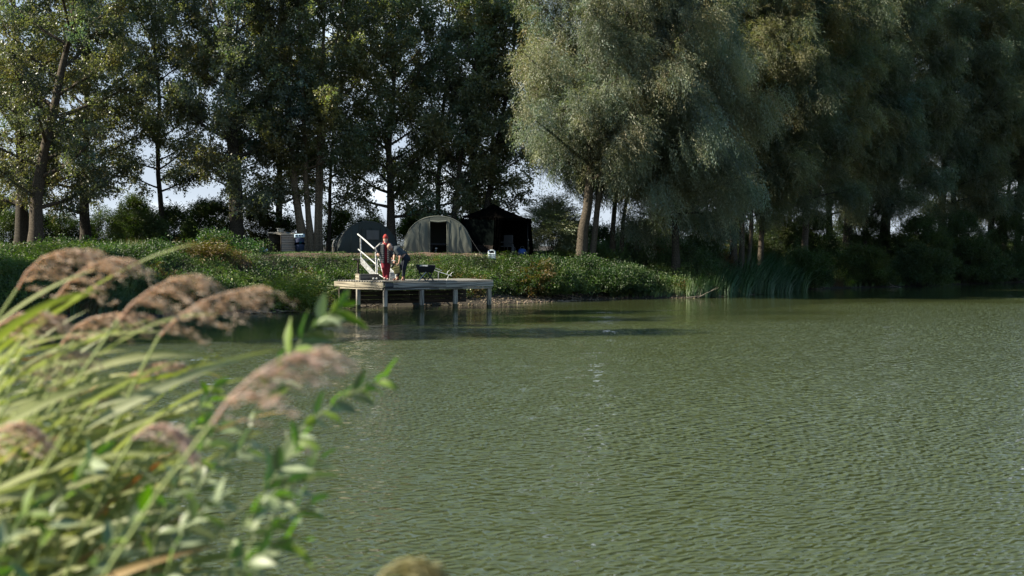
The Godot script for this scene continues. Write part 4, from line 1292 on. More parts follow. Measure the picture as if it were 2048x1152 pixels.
func camp() -> void:
	var gy := func(x: float, z: float) -> float: return ground_y(x, z) + 0.012
	# left: the dark green closed dome, turned to the right
	var p := Vector3(-6.72, 0, -58.3)
	p.y = gy.call(p.x, p.z)
	var t := dome_tent("dome_tent", "dark green dome tent with a closed zipped door, left of the open olive tent", p, 0.32, 2.85, 1.46, 2.6, 1.0, 0.95, M.tent_dark, M.tent_dark_front, [-0.28, 0.62, 1.12], false)
	var b := MB.new()
	var g := []
	for j in 4:
		for i in 6: g.append(Vector3(lerpf(-0.08, 0.52, i / 5.0), lerpf(0.62, 1.05, j / 3.0), 0.075 + 0.01 * sin(i * 2.0 + j)))
	b.grid(g, 6, 4, Vector3(0, 0, 1))
	part("door_window", b.done(), M.tent_window, t)
	# middle: the olive dome, its door open
	p = Vector3(-3.42, 0, -57.6)
	p.y = gy.call(p.x, p.z)
	t = dome_tent("dome_tent", "olive green dome tent with an open dark doorway, in the middle of the camp", p, 0.0, 3.1, 1.70, 2.6, 0.92, 0.8, M.tent_olive, M.tent_olive, [-0.36, 0.43, 1.46], true)
	# a bed chair and a kit bag inside the dark doorway
	var bed := thing("bed_chair", "low bed chair just visible in the dark doorway of the olive tent", "bed", p + Vector3(0.1, 0.03, -1.1))
	b = MB.new()
	b.box(Vector3(0.9, 0.1, 1.7), Transform3D(Basis(), Vector3(0, 0.38, 0)), 0.04)
	part("mattress", b.done(), M.black_cloth, bed)
	for q in [Vector2(-0.4, 0.75), Vector2(0.4, 0.75), Vector2(-0.4, -0.75), Vector2(0.4, -0.75)]:
		b = MB.new()
		b.tube([Vector3(q.x, 0, q.y), Vector3(q.x, 0.34, q.y)], [0.02], 6)
		part("leg", b.done(), M.black, bed)
	var lamp := thing("boot_pair_bag", "small pale bag at the sill of the olive tent's doorway", "bag", p + Vector3(-0.12, 0.025, -0.1))
	b = MB.new()
	b.lathe([Vector2(0, 0), Vector2(0.045, 0.0), Vector2(0.05, 0.08), Vector2(0.03, 0.16), Vector2(0.0, 0.18)], 10, Transform3D(Basis(Vector3.BACK, -0.25), Vector3.ZERO))
	part("body", b.done(), M.grey_cloth, lamp)
	b = MB.new()
	b.ball(Vector3(0.045, 0.2, 0), Vector3(0.055, 0.025, 0.03))
	part("flap", b.done(), M.white_paint, lamp)
	shelter()
	# water can
	var can := thing("water_can", "whitish translucent water canister standing in the grass before the dark shelter", "canister", Vector3(-0.92, ground_y(-0.92, -57.0) + 0.01, -57.0))
	b = MB.new()
	b.box(Vector3(0.35, 0.29, 0.2), Transform3D(Basis(), Vector3(0, 0.145, 0)), 0.03)
	b.box(Vector3(0.33, 0.016, 0.215), Transform3D(Basis(), Vector3(0, 0.09, 0)), 0.006)
	b.box(Vector3(0.33, 0.016, 0.215), Transform3D(Basis(), Vector3(0, 0.17, 0)), 0.006)
	b.box(Vector3(0.33, 0.016, 0.215), Transform3D(Basis(), Vector3(0, 0.24, 0)), 0.006)
	part("body", b.done(), M.can, can)
	b = MB.new()
	b.tube([Vector3(-0.15, 0.27, 0), Vector3(-0.13, 0.37, 0), Vector3(-0.05, 0.415, 0), Vector3(0.06, 0.415, 0), Vector3(0.13, 0.37, 0), Vector3(0.15, 0.27, 0)], [0.05, 0.04, 0.03, 0.03, 0.04, 0.05], 8)
	part("handle", b.done(), M.can, can)
	b = MB.new()
	b.lathe([Vector2(0, 0), Vector2(0.035, 0), Vector2(0.035, 0.04), Vector2(0, 0.045)], 12, Transform3D(Basis(), Vector3(-0.12, 0.375, 0.03)))
	part("cap", b.done(), M.blue, can)
	cupboard()
	var sp := thing("stake", "thin pale stake with a bent tip standing on the path left of the steps", "stake", Vector3(-8.0, ground_y(-8.0, -56.0), -56.0))
	rod(sp, "shaft", [at(666.8, 512, 56.0), at(665.8, 489, 56.0)], 0.013, M.wood_warm)
	rod(sp, "tip", [at(665.8, 489.5, 56.0), at(666.6, 485, 56.0), at(669, 479.5, 56.0)], 0.012, M.zinc)

func shelter() -> void:
	# a square frame shelter with a peaked roof, seen corner on
	var near := Vector3(-0.64, 0, -58.2)
	near.y = ground_y(near.x, near.z) + 0.01
	var t := thing("frame_shelter", "big black and brown shelter with a peaked roof, its sides rolled open", "shelter", near)
	var A := Vector3(-1.66, 0, -1.35)       # near corner to the left corner
	var C := Vector3(1.40, 0, -1.35)        # near corner to the right corner
	var H := 1.72
	var corner := [Vector3.ZERO, A, A + C, C]
	var peak := (A + C) * 0.5 + Vector3(-0.1, 2.42, 0.1)
	# roof: four panels that sag
	for k in 4:
		var e0: Vector3 = corner[k] * 1.02 + Vector3.UP * H
		var e1: Vector3 = corner[(k + 1) % 4] * 1.02 + Vector3.UP * H
		if k == 0: e1.y += 0.14
		if k == 1: e0.y += 0.14
		var g := []
		for j in 8:
			var v := j / 7.0
			for i in 9:
				var q := e0.lerp(e1, i / 8.0).lerp(peak, v)
				q.y -= 0.10 * sin(PI * v) * (0.6 + 0.4 * sin(PI * i / 8.0)) + 0.012 * sin(i * 2.3 + j * 1.7)
				g.append(q)
		var b := MB.new()
		b.grid(g, 9, 8, Vector3.UP, 0.2)
		part("roof_panel", b.done(), M.camo, t)
		# a hanging valance along the eave
		g = []
		for j in 3:
			for i in 15:
				var q := e0.lerp(e1, i / 14.0)
				g.append(q + Vector3(0, -j * (0.06 + 0.022 * sin(i * 1.9 + k)), 0) + (e0 + e1 - A - C).normalized() * (0.015 + 0.012 * sin(i * 2.7) * j))
		b = MB.new()
		b.grid(g, 15, 3, e0 + e1 - A - C, 0.2)
		part("valance", b.done(), M.camo, t)
	for k in 4:
		var b := MB.new()
		b.tube([corner[k], corner[k] + Vector3.UP * H], [0.03], 8)
		part("corner_pole", b.done(), M.black, t)
	# wide gathered cloth at the near corner, and narrower ones at the sides
	for c in [[Vector3(0.02, 0, 0.04), 0.40, -0.10], [C + Vector3(0.05, 0, 0.02), 0.2, 0.1], [A + Vector3(-0.02, 0, 0.02), 0.22, 0.0]]:
		var g := []
		for j in 12:
			var v := j / 11.0
			for i in 13:
				var u := i / 12.0 - 0.5
				g.append(c[0] + Vector3(u * c[1] * (0.85 + 0.3 * absf(v - 0.4)) + c[2] * (1.0 - v) * 1.2, v * H, 0.045 * sin(u * 22.0 + v * 1.5) + 0.03))
		var b := MB.new()
		b.grid(g, 13, 12, Vector3(0, 0, 1), 0.2)
		part("gathered_side", b.done(), M.camo, t)
	# closed walls at the back, mesh on the left side above a low skirt
	for w in [[A, A + C], [A + C, C]]:
		var g := []
		for j in 6:
			for i in 11: g.append(w[0].lerp(w[1], i / 10.0) + Vector3(0.02 * sin(i * 2.1 + j), H * j / 5.0, 0.02 * cos(i * 1.7)))
		var b := MB.new()
		b.grid(g, 11, 6, Vector3(0, 0, -1), 0.2)
		part("back_wall", b.done(), M.camo, t)
	var g := []
	for j in 4:
		for i in 13: g.append(A * (0.12 + 0.86 * i / 12.0) + Vector3(0.015 * sin(i * 2.1), 0.46 * j / 3.0, 0.03 * sin(i * 1.3 + j)))
	var b := MB.new()
	b.grid(g, 13, 4, Vector3(-1, 0, 1), 0.2)
	part("side_skirt", b.done(), M.camo_brown, t)
	g = []
	for j in 5:
		for i in 9: g.append(A * (0.10 + 0.9 * i / 8.0) + Vector3(0.012 * sin(i * 2.1), 0.44 + (H - 0.46) * j / 4.0, -0.02 + 0.01 * sin(i * 1.3 + j)))
	b = MB.new()
	b.grid(g, 9, 5, Vector3(-1, 0, 1), 0.2)
	part("mesh_wall", b.done(), M.net, t)
	# things inside
	var ch := thing("camp_chair", "dark folding camp chair inside the right half of the big dark shelter", "chair", near + Vector3(0.35, 0, -1.0), -0.5)
	for q in [["seat", Vector3(0.5, 0.06, 0.48), Vector3(0, 0.4, 0)], ["backrest", Vector3(0.5, 0.52, 0.06), Vector3(0, 0.68, -0.24)], ["armrest", Vector3(0.06, 0.04, 0.42), Vector3(-0.27, 0.6, 0)], ["armrest", Vector3(0.06, 0.04, 0.42), Vector3(0.27, 0.6, 0)]]:
		b = MB.new()
		b.box(q[1], Transform3D(Basis(), q[2]), 0.02)
		part(q[0], b.done(), M.grey_cloth, ch)
	for q in [Vector2(-0.22, 0.22), Vector2(0.22, 0.22), Vector2(-0.22, -0.22), Vector2(0.22, -0.22)]:
		b = MB.new()
		b.tube([Vector3(q.x, 0, q.y), Vector3(q.x * 0.9, 0.38, q.y * 0.9)], [0.015], 6)
		part("leg", b.done(), M.black, ch)
	var jug := thing("white_jug", "white plastic jug on the floor inside the big dark shelter", "jug", near + Vector3(0.68, 0.0, -0.72))
	b = MB.new()
	b.lathe([Vector2(0, 0), Vector2(0.08, 0), Vector2(0.085, 0.2), Vector2(0.07, 0.36), Vector2(0.035, 0.44), Vector2(0.035, 0.5), Vector2(0, 0.5)], 14, Transform3D.IDENTITY)
	part("body", b.done(), M.grey_cloth, jug)
	b = MB.new()
	b.tube([Vector3(0.07, 0.36, 0), Vector3(0.12, 0.32, 0), Vector3(0.12, 0.22, 0), Vector3(0.083, 0.18, 0)], [0.012], 6)
	part("handle", b.done(), M.grey_cloth, jug)
	var tb := thing("camp_table", "low table behind the brown skirt on the left of the dark shelter", "table", near + Vector3(-0.55, 0, -0.95), 0.7)
	b = MB.new()
	b.box(Vector3(0.7, 0.03, 0.45), Transform3D(Basis(), Vector3(0, 0.5, 0)), 0.006)
	part("tabletop", b.done(), M.black, tb)
	for q in [Vector2(-0.32, 0.2), Vector2(0.32, 0.2), Vector2(-0.32, -0.2), Vector2(0.32, -0.2)]:
		b = MB.new()
		b.tube([Vector3(q.x, 0, q.y), Vector3(q.x, 0.48, q.y)], [0.014], 6)
		part("leg", b.done(), M.black, tb)
	var bo := thing("bottle", "pale bottle standing on the table in the left half of the dark shelter", "bottle", near + Vector3(-0.45, 0.517, -0.8))
	b = MB.new()
	b.lathe([Vector2(0, 0), Vector2(0.045, 0), Vector2(0.045, 0.17), Vector2(0.018, 0.24), Vector2(0.018, 0.3)], 12, Transform3D.IDENTITY)
	part("body", b.done(), M.bucket, bo)
	b = MB.new()
	b.lathe([Vector2(0.02, 0.29), Vector2(0.021, 0.32), Vector2(0, 0.322)], 10, Transform3D.IDENTITY)
	part("cap", b.done(), M.white_paint, bo)
	var bag := thing("blue_bag", "blue carry bag on the ground at the right edge of the dark shelter", "bag", near + Vector3(1.12, 0.0, -0.55), 0.3)
	b = MB.new()
	b.lathe([Vector2(0, 0.0), Vector2(0.16, 0.0), Vector2(0.18, 0.14), Vector2(0.14, 0.26), Vector2(0.03, 0.3), Vector2(0, 0.3)], 14, Transform3D(Basis().scaled(Vector3(1.2, 1, 0.7)), Vector3.ZERO))
	part("body", b.done(), M.blue, bag)
	b = MB.new()
	b.tube([Vector3(-0.12, 0.26, 0), Vector3(-0.06, 0.4, 0), Vector3(0.06, 0.4, 0), Vector3(0.12, 0.26, 0)], [0.014], 6)
	part("handle", b.done(), M.black, bag)

func cupboard() -> void:
	# a slatted wooden cupboard, open on its dark left side
	var near := Vector3((562.5 - 1024.0) / FPX * 57.3, 0, -57.3)
	near.y = ground_y(near.x, near.z) + 0.01
	var t := thing("slatted_cupboard", "wooden cupboard with pale slatted side and dark open front, left of the pale stemmed tree", "cupboard", near)
	var A := Vector3(-0.68, 0, -0.5)
	var C := Vector3(0.66, 0, -0.32)
	var H := 0.86
	for k in 11:
		var y := 0.045 + k * 0.079
		plank(t, "slat", near + C * 0.02 + Vector3.UP * y, near + C * 0.99 + Vector3.UP * (y + rnd(-0.004, 0.004)), 0.066, 0.02, M["slat_%d" % (k % 3)], 0.004)
		plank(t, "slat", near + A + Vector3.UP * y, near + A + C + Vector3.UP * y, 0.07, 0.02, M.wood_dark, 0.004)
		plank(t, "slat", near + A + C + Vector3.UP * y, near + C + Vector3.UP * y, 0.07, 0.02, M.wood_dark, 0.004)
	for c in [Vector3.ZERO, A, C, A + C]:
		rod(t, "corner_post", [near + c * 0.97 + (A + C) * 0.015, near + c * 0.97 + (A + C) * 0.015 + Vector3.UP * H], 0.03, M.wood_dark, 4)
	for y in [0.06, 0.45]:
		var b := MB.new()
		b.face([A * 0.03 + C * 0.03 + Vector3.UP * y, A * 0.95 + C * 0.03 + Vector3.UP * y, A * 0.95 + C * 0.95 + Vector3.UP * y, A * 0.03 + C * 0.95 + Vector3.UP * y], Vector3.UP)
		part("shelf", b.done(), M.wood_dark, t)
	var b := MB.new()
	var o := (A + C) * -0.06
	var lid := [o + Vector3.UP * H, A * 1.1 + C * -0.05 + Vector3.UP * (H + 0.09), (A + C) * 1.06 + Vector3.UP * (H + 0.13), C * 1.1 + A * -0.05 + Vector3.UP * (H + 0.03)]
	b.face(lid, Vector3.UP)
	var under := []
	for q in lid: under.append(q - Vector3.UP * 0.03)
	b.face(under, Vector3.DOWN)
	for k in 4: b.face([lid[k], lid[(k + 1) % 4], under[(k + 1) % 4], under[k]], lid[k] + lid[(k + 1) % 4] - (A + C))
	part("lid", b.done(), M.wood_1, t)
	var pan := thing("metal_pan", "grey metal pan on top of the slatted cupboard", "pan", near + (A + C) * 0.35 + Vector3(-0.08, H + 0.075, 0))
	b = MB.new()
	b.lathe([Vector2(0, 0.0), Vector2(0.14, 0.0), Vector2(0.15, 0.03), Vector2(0.15, 0.1), Vector2(0.2, 0.15), Vector2(0.21, 0.16), Vector2(0.19, 0.16), Vector2(0.13, 0.11), Vector2(0, 0.1)], 18, Transform3D(Basis(Vector3.BACK, -0.1), Vector3(0, 0.03, 0)))
	part("bowl", b.done(), M.zinc, pan)
	# bin of blue bags at its right
	var bin := thing("rubbish_bin", "dark blue rubbish bin with pale lid and bright blue band, right of the cupboard", "bin", Vector3(-9.78, ground_y(-9.78, -57.6) + 0.01, -57.6))
	b = MB.new()
	b.lathe([Vector2(0, 0), Vector2(0.19, 0), Vector2(0.22, 0.3), Vector2(0.215, 0.62), Vector2(0.2, 0.66), Vector2(0, 0.66)], 16, Transform3D.IDENTITY)
	part("body", b.done(), M.navy, bin)
	b = MB.new()
	var g := []
	for j in 2:
		for i in 25:
			var a := TAU * i / 24.0
			g.append(Vector3(cos(a) * 0.232, 0.32 + j * 0.09 + 0.06 * sin(a * 1.0 + 0.4) , sin(a) * 0.232))
	b.grid(g, 25, 2, Vector3.UP)
	for k in b.v.size(): b.n[k] = Vector3(b.v[k].x, 0, b.v[k].z).normalized()
	part("band", b.done(), M.cyan, bin)
	b = MB.new()
	b.box(Vector3(0.44, 0.17, 0.4), Transform3D(Basis(Vector3.BACK, 0.05), Vector3(0.0, 0.75, 0)), 0.03)
	part("lid", b.done(), M.pale_blue, bin)
	for q in [[-0.1, 0.09], [0.04, 0.07], [0.15, 0.06]]:
		b = MB.new()
		b.box(Vector3(q[1], 0.08, 0.008), Transform3D(Basis(Vector3.BACK, 0.3), Vector3(q[0], 0.765, 0.203)), 0.002)
		part("lid_mark", b.done(), M.navy, bin)
	var teal := thing("teal_bag", "teal plastic bag on the ground at the dark open front of the cupboard", "bag", Vector3(-11.55, ground_y(-11.55, -57.8) + 0.01, -57.8))
	b = MB.new()
	b.ball(Vector3(0, 0.13, 0), Vector3(0.19, 0.14, 0.14), 12, 8)
	for k in b.v.size(): b.v[k] += Vector3(sin(b.v[k].y * 40.0), sin(b.v[k].x * 37.0), 0) * 0.014
	part("body", b.done(), M.teal, teal)
	b = MB.new()
	b.ball(Vector3(0.2, 0.12, 0.05), Vector3(0.09, 0.07, 0.06), 10, 6)
	part("paper", b.done(), M.pale_blue, teal)

# ---------------------------------------------------------------- the reeds on the near bank
var blade_meshes := []
var sallow_meshes := []

func blade_mesh(l: float, w: float, droop: float, twist: float) -> ArrayMesh:
	# a reed leaf along +x with a fold down the middle
	var b := MB.new()
	var n := 9
	var p := Vector3.ZERO
	var ang := 0.25
	for k in n:
		var t := k / (n - 1.0)
		var ww := w * (0.35 + 0.65 * smoothstep(0.0, 0.2, t)) * (1.0 - pow(t, 2.2))
		var d := Vector3(cos(ang), sin(ang), 0)
		var tw := twist * t
		var side := Vector3(0, 0, 1).rotated(d, tw)
		var up := side.cross(d)
		b.col = Color(1, 1, 1).lerp(Color(1.5, 0.95, 0.5), smoothstep(0.72, 1.0, t) * clampf(twist, 0.0, 1.0))
		b.vert(p - side * ww * 0.5 + up * ww * 0.16, (up + side * 0.35).normalized(), Vector2(t, 0))
		b.vert(p, up, Vector2(t, 0.5))
		b.vert(p + side * ww * 0.5 + up * ww * 0.16, (up - side * 0.35).normalized(), Vector2(t, 1))
		p += d * l / (n - 1.0)
		ang -= droop / n * (0.4 + 1.2 * t)
	for k in n - 1:
		var q := k * 3
		for s in 2:
			b.tri(q + s, q + s + 1, q + s + 4)
			b.tri(q + s, q + s + 4, q + s + 3)
	return b.done()

func oval_mesh(l: float, w: float, droop: float) -> ArrayMesh:
	var b := MB.new()
	var n := 7
	var p := Vector3.ZERO
	var ang := 0.1
	for k in n:
		var t := k / (n - 1.0)
		var ww := w * sin(PI * pow(t, 0.8)) + 0.001
		var d := Vector3(cos(ang), sin(ang), 0)
		var up := Vector3(-d.y, d.x, 0)
		var wave_ := 0.06 * w * sin(t * 14.0)
		b.vert(p + Vector3(0, 0, -ww * 0.5) + up * (ww * 0.2 + wave_), (up + Vector3(0, 0, 0.4)).normalized(), Vector2(t, 0))
		b.vert(p, up, Vector2(t, 0.5))
		b.vert(p + Vector3(0, 0, ww * 0.5) + up * (ww * 0.2 - wave_), (up - Vector3(0, 0, 0.4)).normalized(), Vector2(t, 1))
		p += d * l / (n - 1.0)
		ang -= droop / n
	for k in n - 1:
		var q := k * 3
		for s in 2:
			b.tri(q + s, q + s + 1, q + s + 4)
			b.tri(q + s, q + s + 4, q + s + 3)
	return b.done()

func curve3(a: Vector3, b: Vector3, c: Vector3, n: int) -> Array:
	var out := []
	for k in n + 1:
		var t := float(k) / n
		out.append(a.lerp(b, t).lerp(b.lerp(c, t), t))
	return out

func stalk(root: Vector3, base: Vector3, push: float) -> Array:
	var mid := Vector3(root.x + push, lerpf(root.y, base.y, 0.72), lerpf(root.z, base.z, 0.5))
	return curve3(root, mid, base, 14)

func plume(parent: Node3D, path: Array, size: float, m: Material) -> void:
	# feathery panicle: the axis runs along the upper edge, branchlets stream down the wind
	var b := MB.new()
	var pts := []
	for q in path: pts.append(q - parent.position)
	b.tube(pts, [0.0028, 0.0024, 0.002, 0.0015, 0.001], 5, false)
	var n := pts.size() - 1
	for k in 17:
		var u := pow((k + rng.randf()) / 17.0, 0.85)
		var i := mini(int(u * n), n - 1)
		var p: Vector3 = pts[i].lerp(pts[i + 1], u * n - i)
		var ax: Vector3 = (pts[i + 1] - pts[i]).normalized()
		var d := (ax * (0.9 + 1.3 * u) + Vector3(0.35, -0.62, 0) * rnd(0.3, 1.3) + Vector3(0, rnd(-0.2, 0.1), rnd(-0.3, 0.3))).normalized()
		var bl: float = size * rnd(0.22, 0.52) * (1.1 - u * 0.6)
		for j in 34:
			var t := rng.randf()
			var bend := Vector3(0.25, -0.55, 0) * t * t * bl
			var q := p + d * bl * t + bend + Vector3(rng.randfn(0, 1), rng.randfn(0, 1), rng.randfn(0, 1)) * 0.0036 * (0.5 + t)
			var dd := (d + Vector3(0.3, -0.5 * t, 0) + Vector3(rnd(-1, 1), rnd(-1, 1), rnd(-1, 1)) * 0.35).normalized()
			b.col = Color.WHITE * rnd(0.65, 1.35)
			b.col.a = 1.0
			leaf(b, q, dd, Vector3(rnd(-1, 1), 1, rnd(-1, 1)).normalized(), rnd(0.012, 0.022), rnd(0.0022, 0.004))
	b.col = Color.WHITE
	part("plume", b.done(), m, parent)

func reed(label: String, root: Vector3, base: Vector3, push: float, leaves: int, plume_path: Array, size: float, tint: int) -> void:
	var t := thing("reed", label, "reed", root, 0.0, "reeds on the near bank")
	var path := stalk(root, base, push)
	var b := MB.new()
	var pts := []
	var rr := []
	for k in path.size():
		pts.append(path[k] - root)
		rr.append(lerpf(0.0045, 0.003, float(k) / path.size()))
	b.tube(pts, rr, 7, true)
	part("stem", b.done(), M.reed_stem, t)
	for k in leaves:
		var u := lerpf(0.42, 0.97, (k + rnd(0.2, 0.8)) / leaves)
		var i := mini(int(u * 14), 13)
		var p: Vector3 = pts[i].lerp(pts[i + 1], u * 14 - i)
		var ax: Vector3 = (pts[i + 1] - pts[i]).normalized()
		var d := (ax * rnd(0.5, 1.0) + Vector3(rnd(0.5, 1.1), rnd(-0.6, 0.0), rnd(-0.45, 0.45))).normalized()
		# the outermost blades have been torn away by the wind
		var tip := root + p + d * 0.4
		if tip.x > -0.19 * -tip.z: continue
		var o := MeshInstance3D.new()
		o.name = "leaf"
		o.mesh = blade_meshes[rng.randi() % blade_meshes.size()]
		o.material_override = M["reed_leaf_%d" % ((tint + rng.randi() % 2) % 3)] if rng.randf() > 0.06 else M.reed_leaf_dry
		o.transform = along(d, p, rnd(-0.9, 0.9), rnd(0.75, 1.15))
		t.add_child(o, true)
	if plume_path.size(): plume(t, plume_path, size, M.plume if tint < 2 else (M.plume_purple if tint == 2 else M.plume_dull))

func shoot(label: String, path: Array, count: int, size: float, tip_bright: bool) -> void:
	var root: Vector3 = path[0]
	var t := thing("sallow_shoot", label, "shoot", root, 0.0, "leafy shoots among the reeds")
	var fine := []
	for k in path.size() - 1:
		for j in 5: fine.append(path[k].lerp(path[k + 1], j / 5.0) - root)
	fine.append(path[-1] - root)
	# round the corners
	for it in 3:
		for k in range(1, fine.size() - 1): fine[k] = (fine[k - 1] + fine[k] * 2.0 + fine[k + 1]) * 0.25
	var b := MB.new()
	b.tube(fine, [0.0032, 0.003, 0.0028, 0.0024, 0.002, 0.0014], 6, true)
	part("stem", b.done(), M.shoot_stem, t)
	var n := fine.size() - 1
	for k in count:
		var u := lerpf(0.25, 1.0, (k + 0.5) / count)
		var i := mini(int(u * n), n - 1)
		var p: Vector3 = fine[i].lerp(fine[i + 1], u * n - i)
		var ax: Vector3 = (fine[i + 1] - fine[i]).normalized()
		var a := k * 2.4 + rnd(-0.4, 0.4)
		var s1 := ax.cross(Vector3(0, 0, 1)).normalized()
		var s2 := ax.cross(s1)
		var d := (ax * rnd(0.25, 0.9) + (s1 * cos(a) + s2 * sin(a)) * 0.85 + Vector3(0.35, -0.1, 0)).normalized()
		var o := MeshInstance3D.new()
		o.name = "leaf"
		o.mesh = sallow_meshes[rng.randi() % sallow_meshes.size()]
		var bright := (tip_bright and u > 0.86) or rng.randf() < 0.2
		o.material_override = M.sallow_bright if bright else (M.sallow_silver if rng.randf() < 0.42 else M.sallow_green)
		o.transform = along(d, p, rnd(-1.2, 1.2), size * rnd(0.7, 1.15) * (1.0 - 0.3 * absf(u - 0.6)))
		t.add_child(o, true)

func reeds() -> void:
	rng.seed = 611
	for k in 8: blade_meshes.append(blade_mesh(rnd(0.32, 0.48), rnd(0.018, 0.028), rnd(0.2, 1.5), rnd(-1.4, 1.4)))
	for k in 5: sallow_meshes.append(oval_mesh(rnd(0.062, 0.085), rnd(0.019, 0.026), rnd(0.2, 1.0)))
	var root := func(x: float, z: float) -> Vector3: return Vector3(x, maxf(-0.3, ground_y(x, z) - 0.05), z)
	# the reeds with seed heads; [label, depth, axis of the seed head in pixels, size, leaves, tint]
	var heads := [
		["leftmost brown feathery reed plume, its tip bent flat to the right", 2.9, [[34, 578], [52, 545], [84, 515], [130, 500], [182, 499]], 0.20, 7, 0],
		["second feathery reed plume from the left, broad and brown, above a pale leaf", 3.0, [[112, 594], [140, 560], [176, 532], [214, 517], [252, 518]], 0.22, 7, 1],
		["reed plume on the thick yellow green stem, third in the row of brown plumes", 2.6, [[236, 640], [262, 608], [300, 580], [344, 558], [390, 548]], 0.23, 6, 0],
		["large brown reed plume farthest right in the row, tip pointing right over the water", 2.75, [[318, 672], [352, 636], [400, 604], [456, 584], [518, 574]], 0.24, 6, 1],
		["big blurred pinkish reed plume in the middle of the reeds, closest to the lens", 1.9, [[420, 850], [458, 796], [512, 746], [572, 712], [636, 700]], 0.21, 1, 2],
		["brown reed plume at the left edge below the first plume", 2.8, [[-30, 690], [-4, 650], [34, 628], [70, 622], [104, 630]], 0.19, 7, 0],
		["low brown reed plume at the left behind the pale crossing leaves", 2.9, [[20, 770], [48, 735], [86, 712], [124, 702], [164, 706]], 0.18, 7, 1],
		["reed plume half hidden behind leaves under the second plume", 3.1, [[120, 690], [146, 655], [182, 636], [222, 628], [262, 634]], 0.19, 6, 0],
		["small reddish reed plume low in the middle of the leaves", 2.4, [[262, 880], [288, 858], [318, 850], [344, 862], [366, 888]], 0.15, 5, 2],
		["brown reed plume at the left edge, lowest of the plumes", 2.5, [[-40, 900], [-16, 868], [10, 850], [34, 846], [56, 856]], 0.17, 6, 1],
		["blurred brown green reed head poking up at the bottom edge of the photo", 1.75, [[744, 1180], [766, 1148], [796, 1128], [830, 1124], [868, 1140]], 0.13, 0, 3]]
	heads.append(["brown reed plume deep among the leaves, below the second plume from the left", 3.2, [[60, 850], [88, 815], [122, 790], [160, 780], [198, 788]], 0.19, 6, 1])
	heads.append(["reed plume between the leaves left of the big pinkish plume", 3.1, [[230, 790], [258, 752], [292, 730], [330, 722], [366, 730]], 0.18, 6, 0])
	for h in heads:
		var axis_ := []
		for q in h[2]: axis_.append(at(q[0], q[1], h[1]))
		var base: Vector3 = axis_[0]
		reed(h[0], root.call(base.x - rnd(0.45, 0.7), -h[1] - rnd(-0.1, 0.15)), base, rnd(0.02, 0.14), h[4], axis_, h[3], h[5])
	# leafy reeds without a head
	var plain := "leafy reed stem without a plume, one of the bent green stems at the left"
	for k in 175:
		var d := rnd(2.55, 3.6)
		var px := rnd(-220, 420)
		var limit := 660.0 + maxf(0.0, px - 120.0) * 0.8
		var py := limit + pow(rng.randf(), 0.95) * 480.0
		var base := at(px, py, d)
		reed(plain, root.call(base.x - rnd(0.35, 0.7), -d - rnd(-0.1, 0.2)), base, rnd(0.0, 0.15), 6 + rng.randi() % 3, [], 0.0, rng.randi() % 3)
	# the leafy shoots
	var px_path := func(p: Array, d: float, rx: float) -> Array:
		var out := [root.call((p[0][0] - 1024.0) / FPX * d - rx, -d)]
		for q in p: out.append(at(q[0], q[1], d))
		return out
	shoot("leafy shoot with silvery leaves and bright green tip, reaching up before the platform", px_path.call([[470, 900], [540, 770], [592, 690], [640, 640], [686, 612]], 2.7, 0.25), 24, 1.0, true)
	shoot("leafy shoot farthest right, leaning over the water with dark leaves hanging from it", px_path.call([[500, 960], [580, 872], [660, 812], [720, 780], [772, 757]], 2.6, 0.25), 26, 0.85, true)
	var lower := [["bright green shoot between the big pinkish plume and the long pale leaves", [[330, 960], [380, 850], [424, 772]], 2.7], ["leafy shoot right under the big pinkish plume", [[470, 1080], [540, 960], [606, 874]], 2.4], ["leafy shoot at the right rim of the foliage, below the pinkish plume", [[480, 1120], [560, 1010], [640, 920]], 2.5], ["pale leafed shoot low in the right half of the foliage", [[420, 1150], [490, 1040], [574, 960]], 2.2], ["leafy shoot hanging over the water at the lower right of the foliage", [[430, 1160], [520, 1060], [620, 1010]], 2.45], ["shoot with pale round leaves in the centre of the foliage", [[280, 1080], [360, 950], [440, 850]], 2.5], ["leafy shoot in the centre bottom of the foliage", [[300, 1160], [370, 1050], [450, 990]], 2.2], ["leafy shoot at the bottom edge right of the foliage", [[420, 1180], [500, 1120], [590, 1090]], 2.1], ["leafy shoot low at the left side of the foliage", [[40, 1140], [110, 1010], [190, 910]], 2.4], ["leafy shoot behind the reed leaves at the far left", [[-60, 1040], [10, 920], [90, 830]], 2.8], ["yellow green shoot at the bottom left of the foliage", [[140, 1180], [220, 1080], [300, 1010]], 2.1], ["leafy shoot at the bottom left corner of the photo", [[-60, 1180], [0, 1090], [60, 1020]], 2.1], ["leafy shoot with grey green leaves in front of the small reddish plume", [[330, 1060], [410, 950], [500, 890]], 2.55]]
	for q in lower: shoot(q[0], px_path.call(q[1], q[2], 0.15), 20, 0.9, rng.randf() < 0.5)

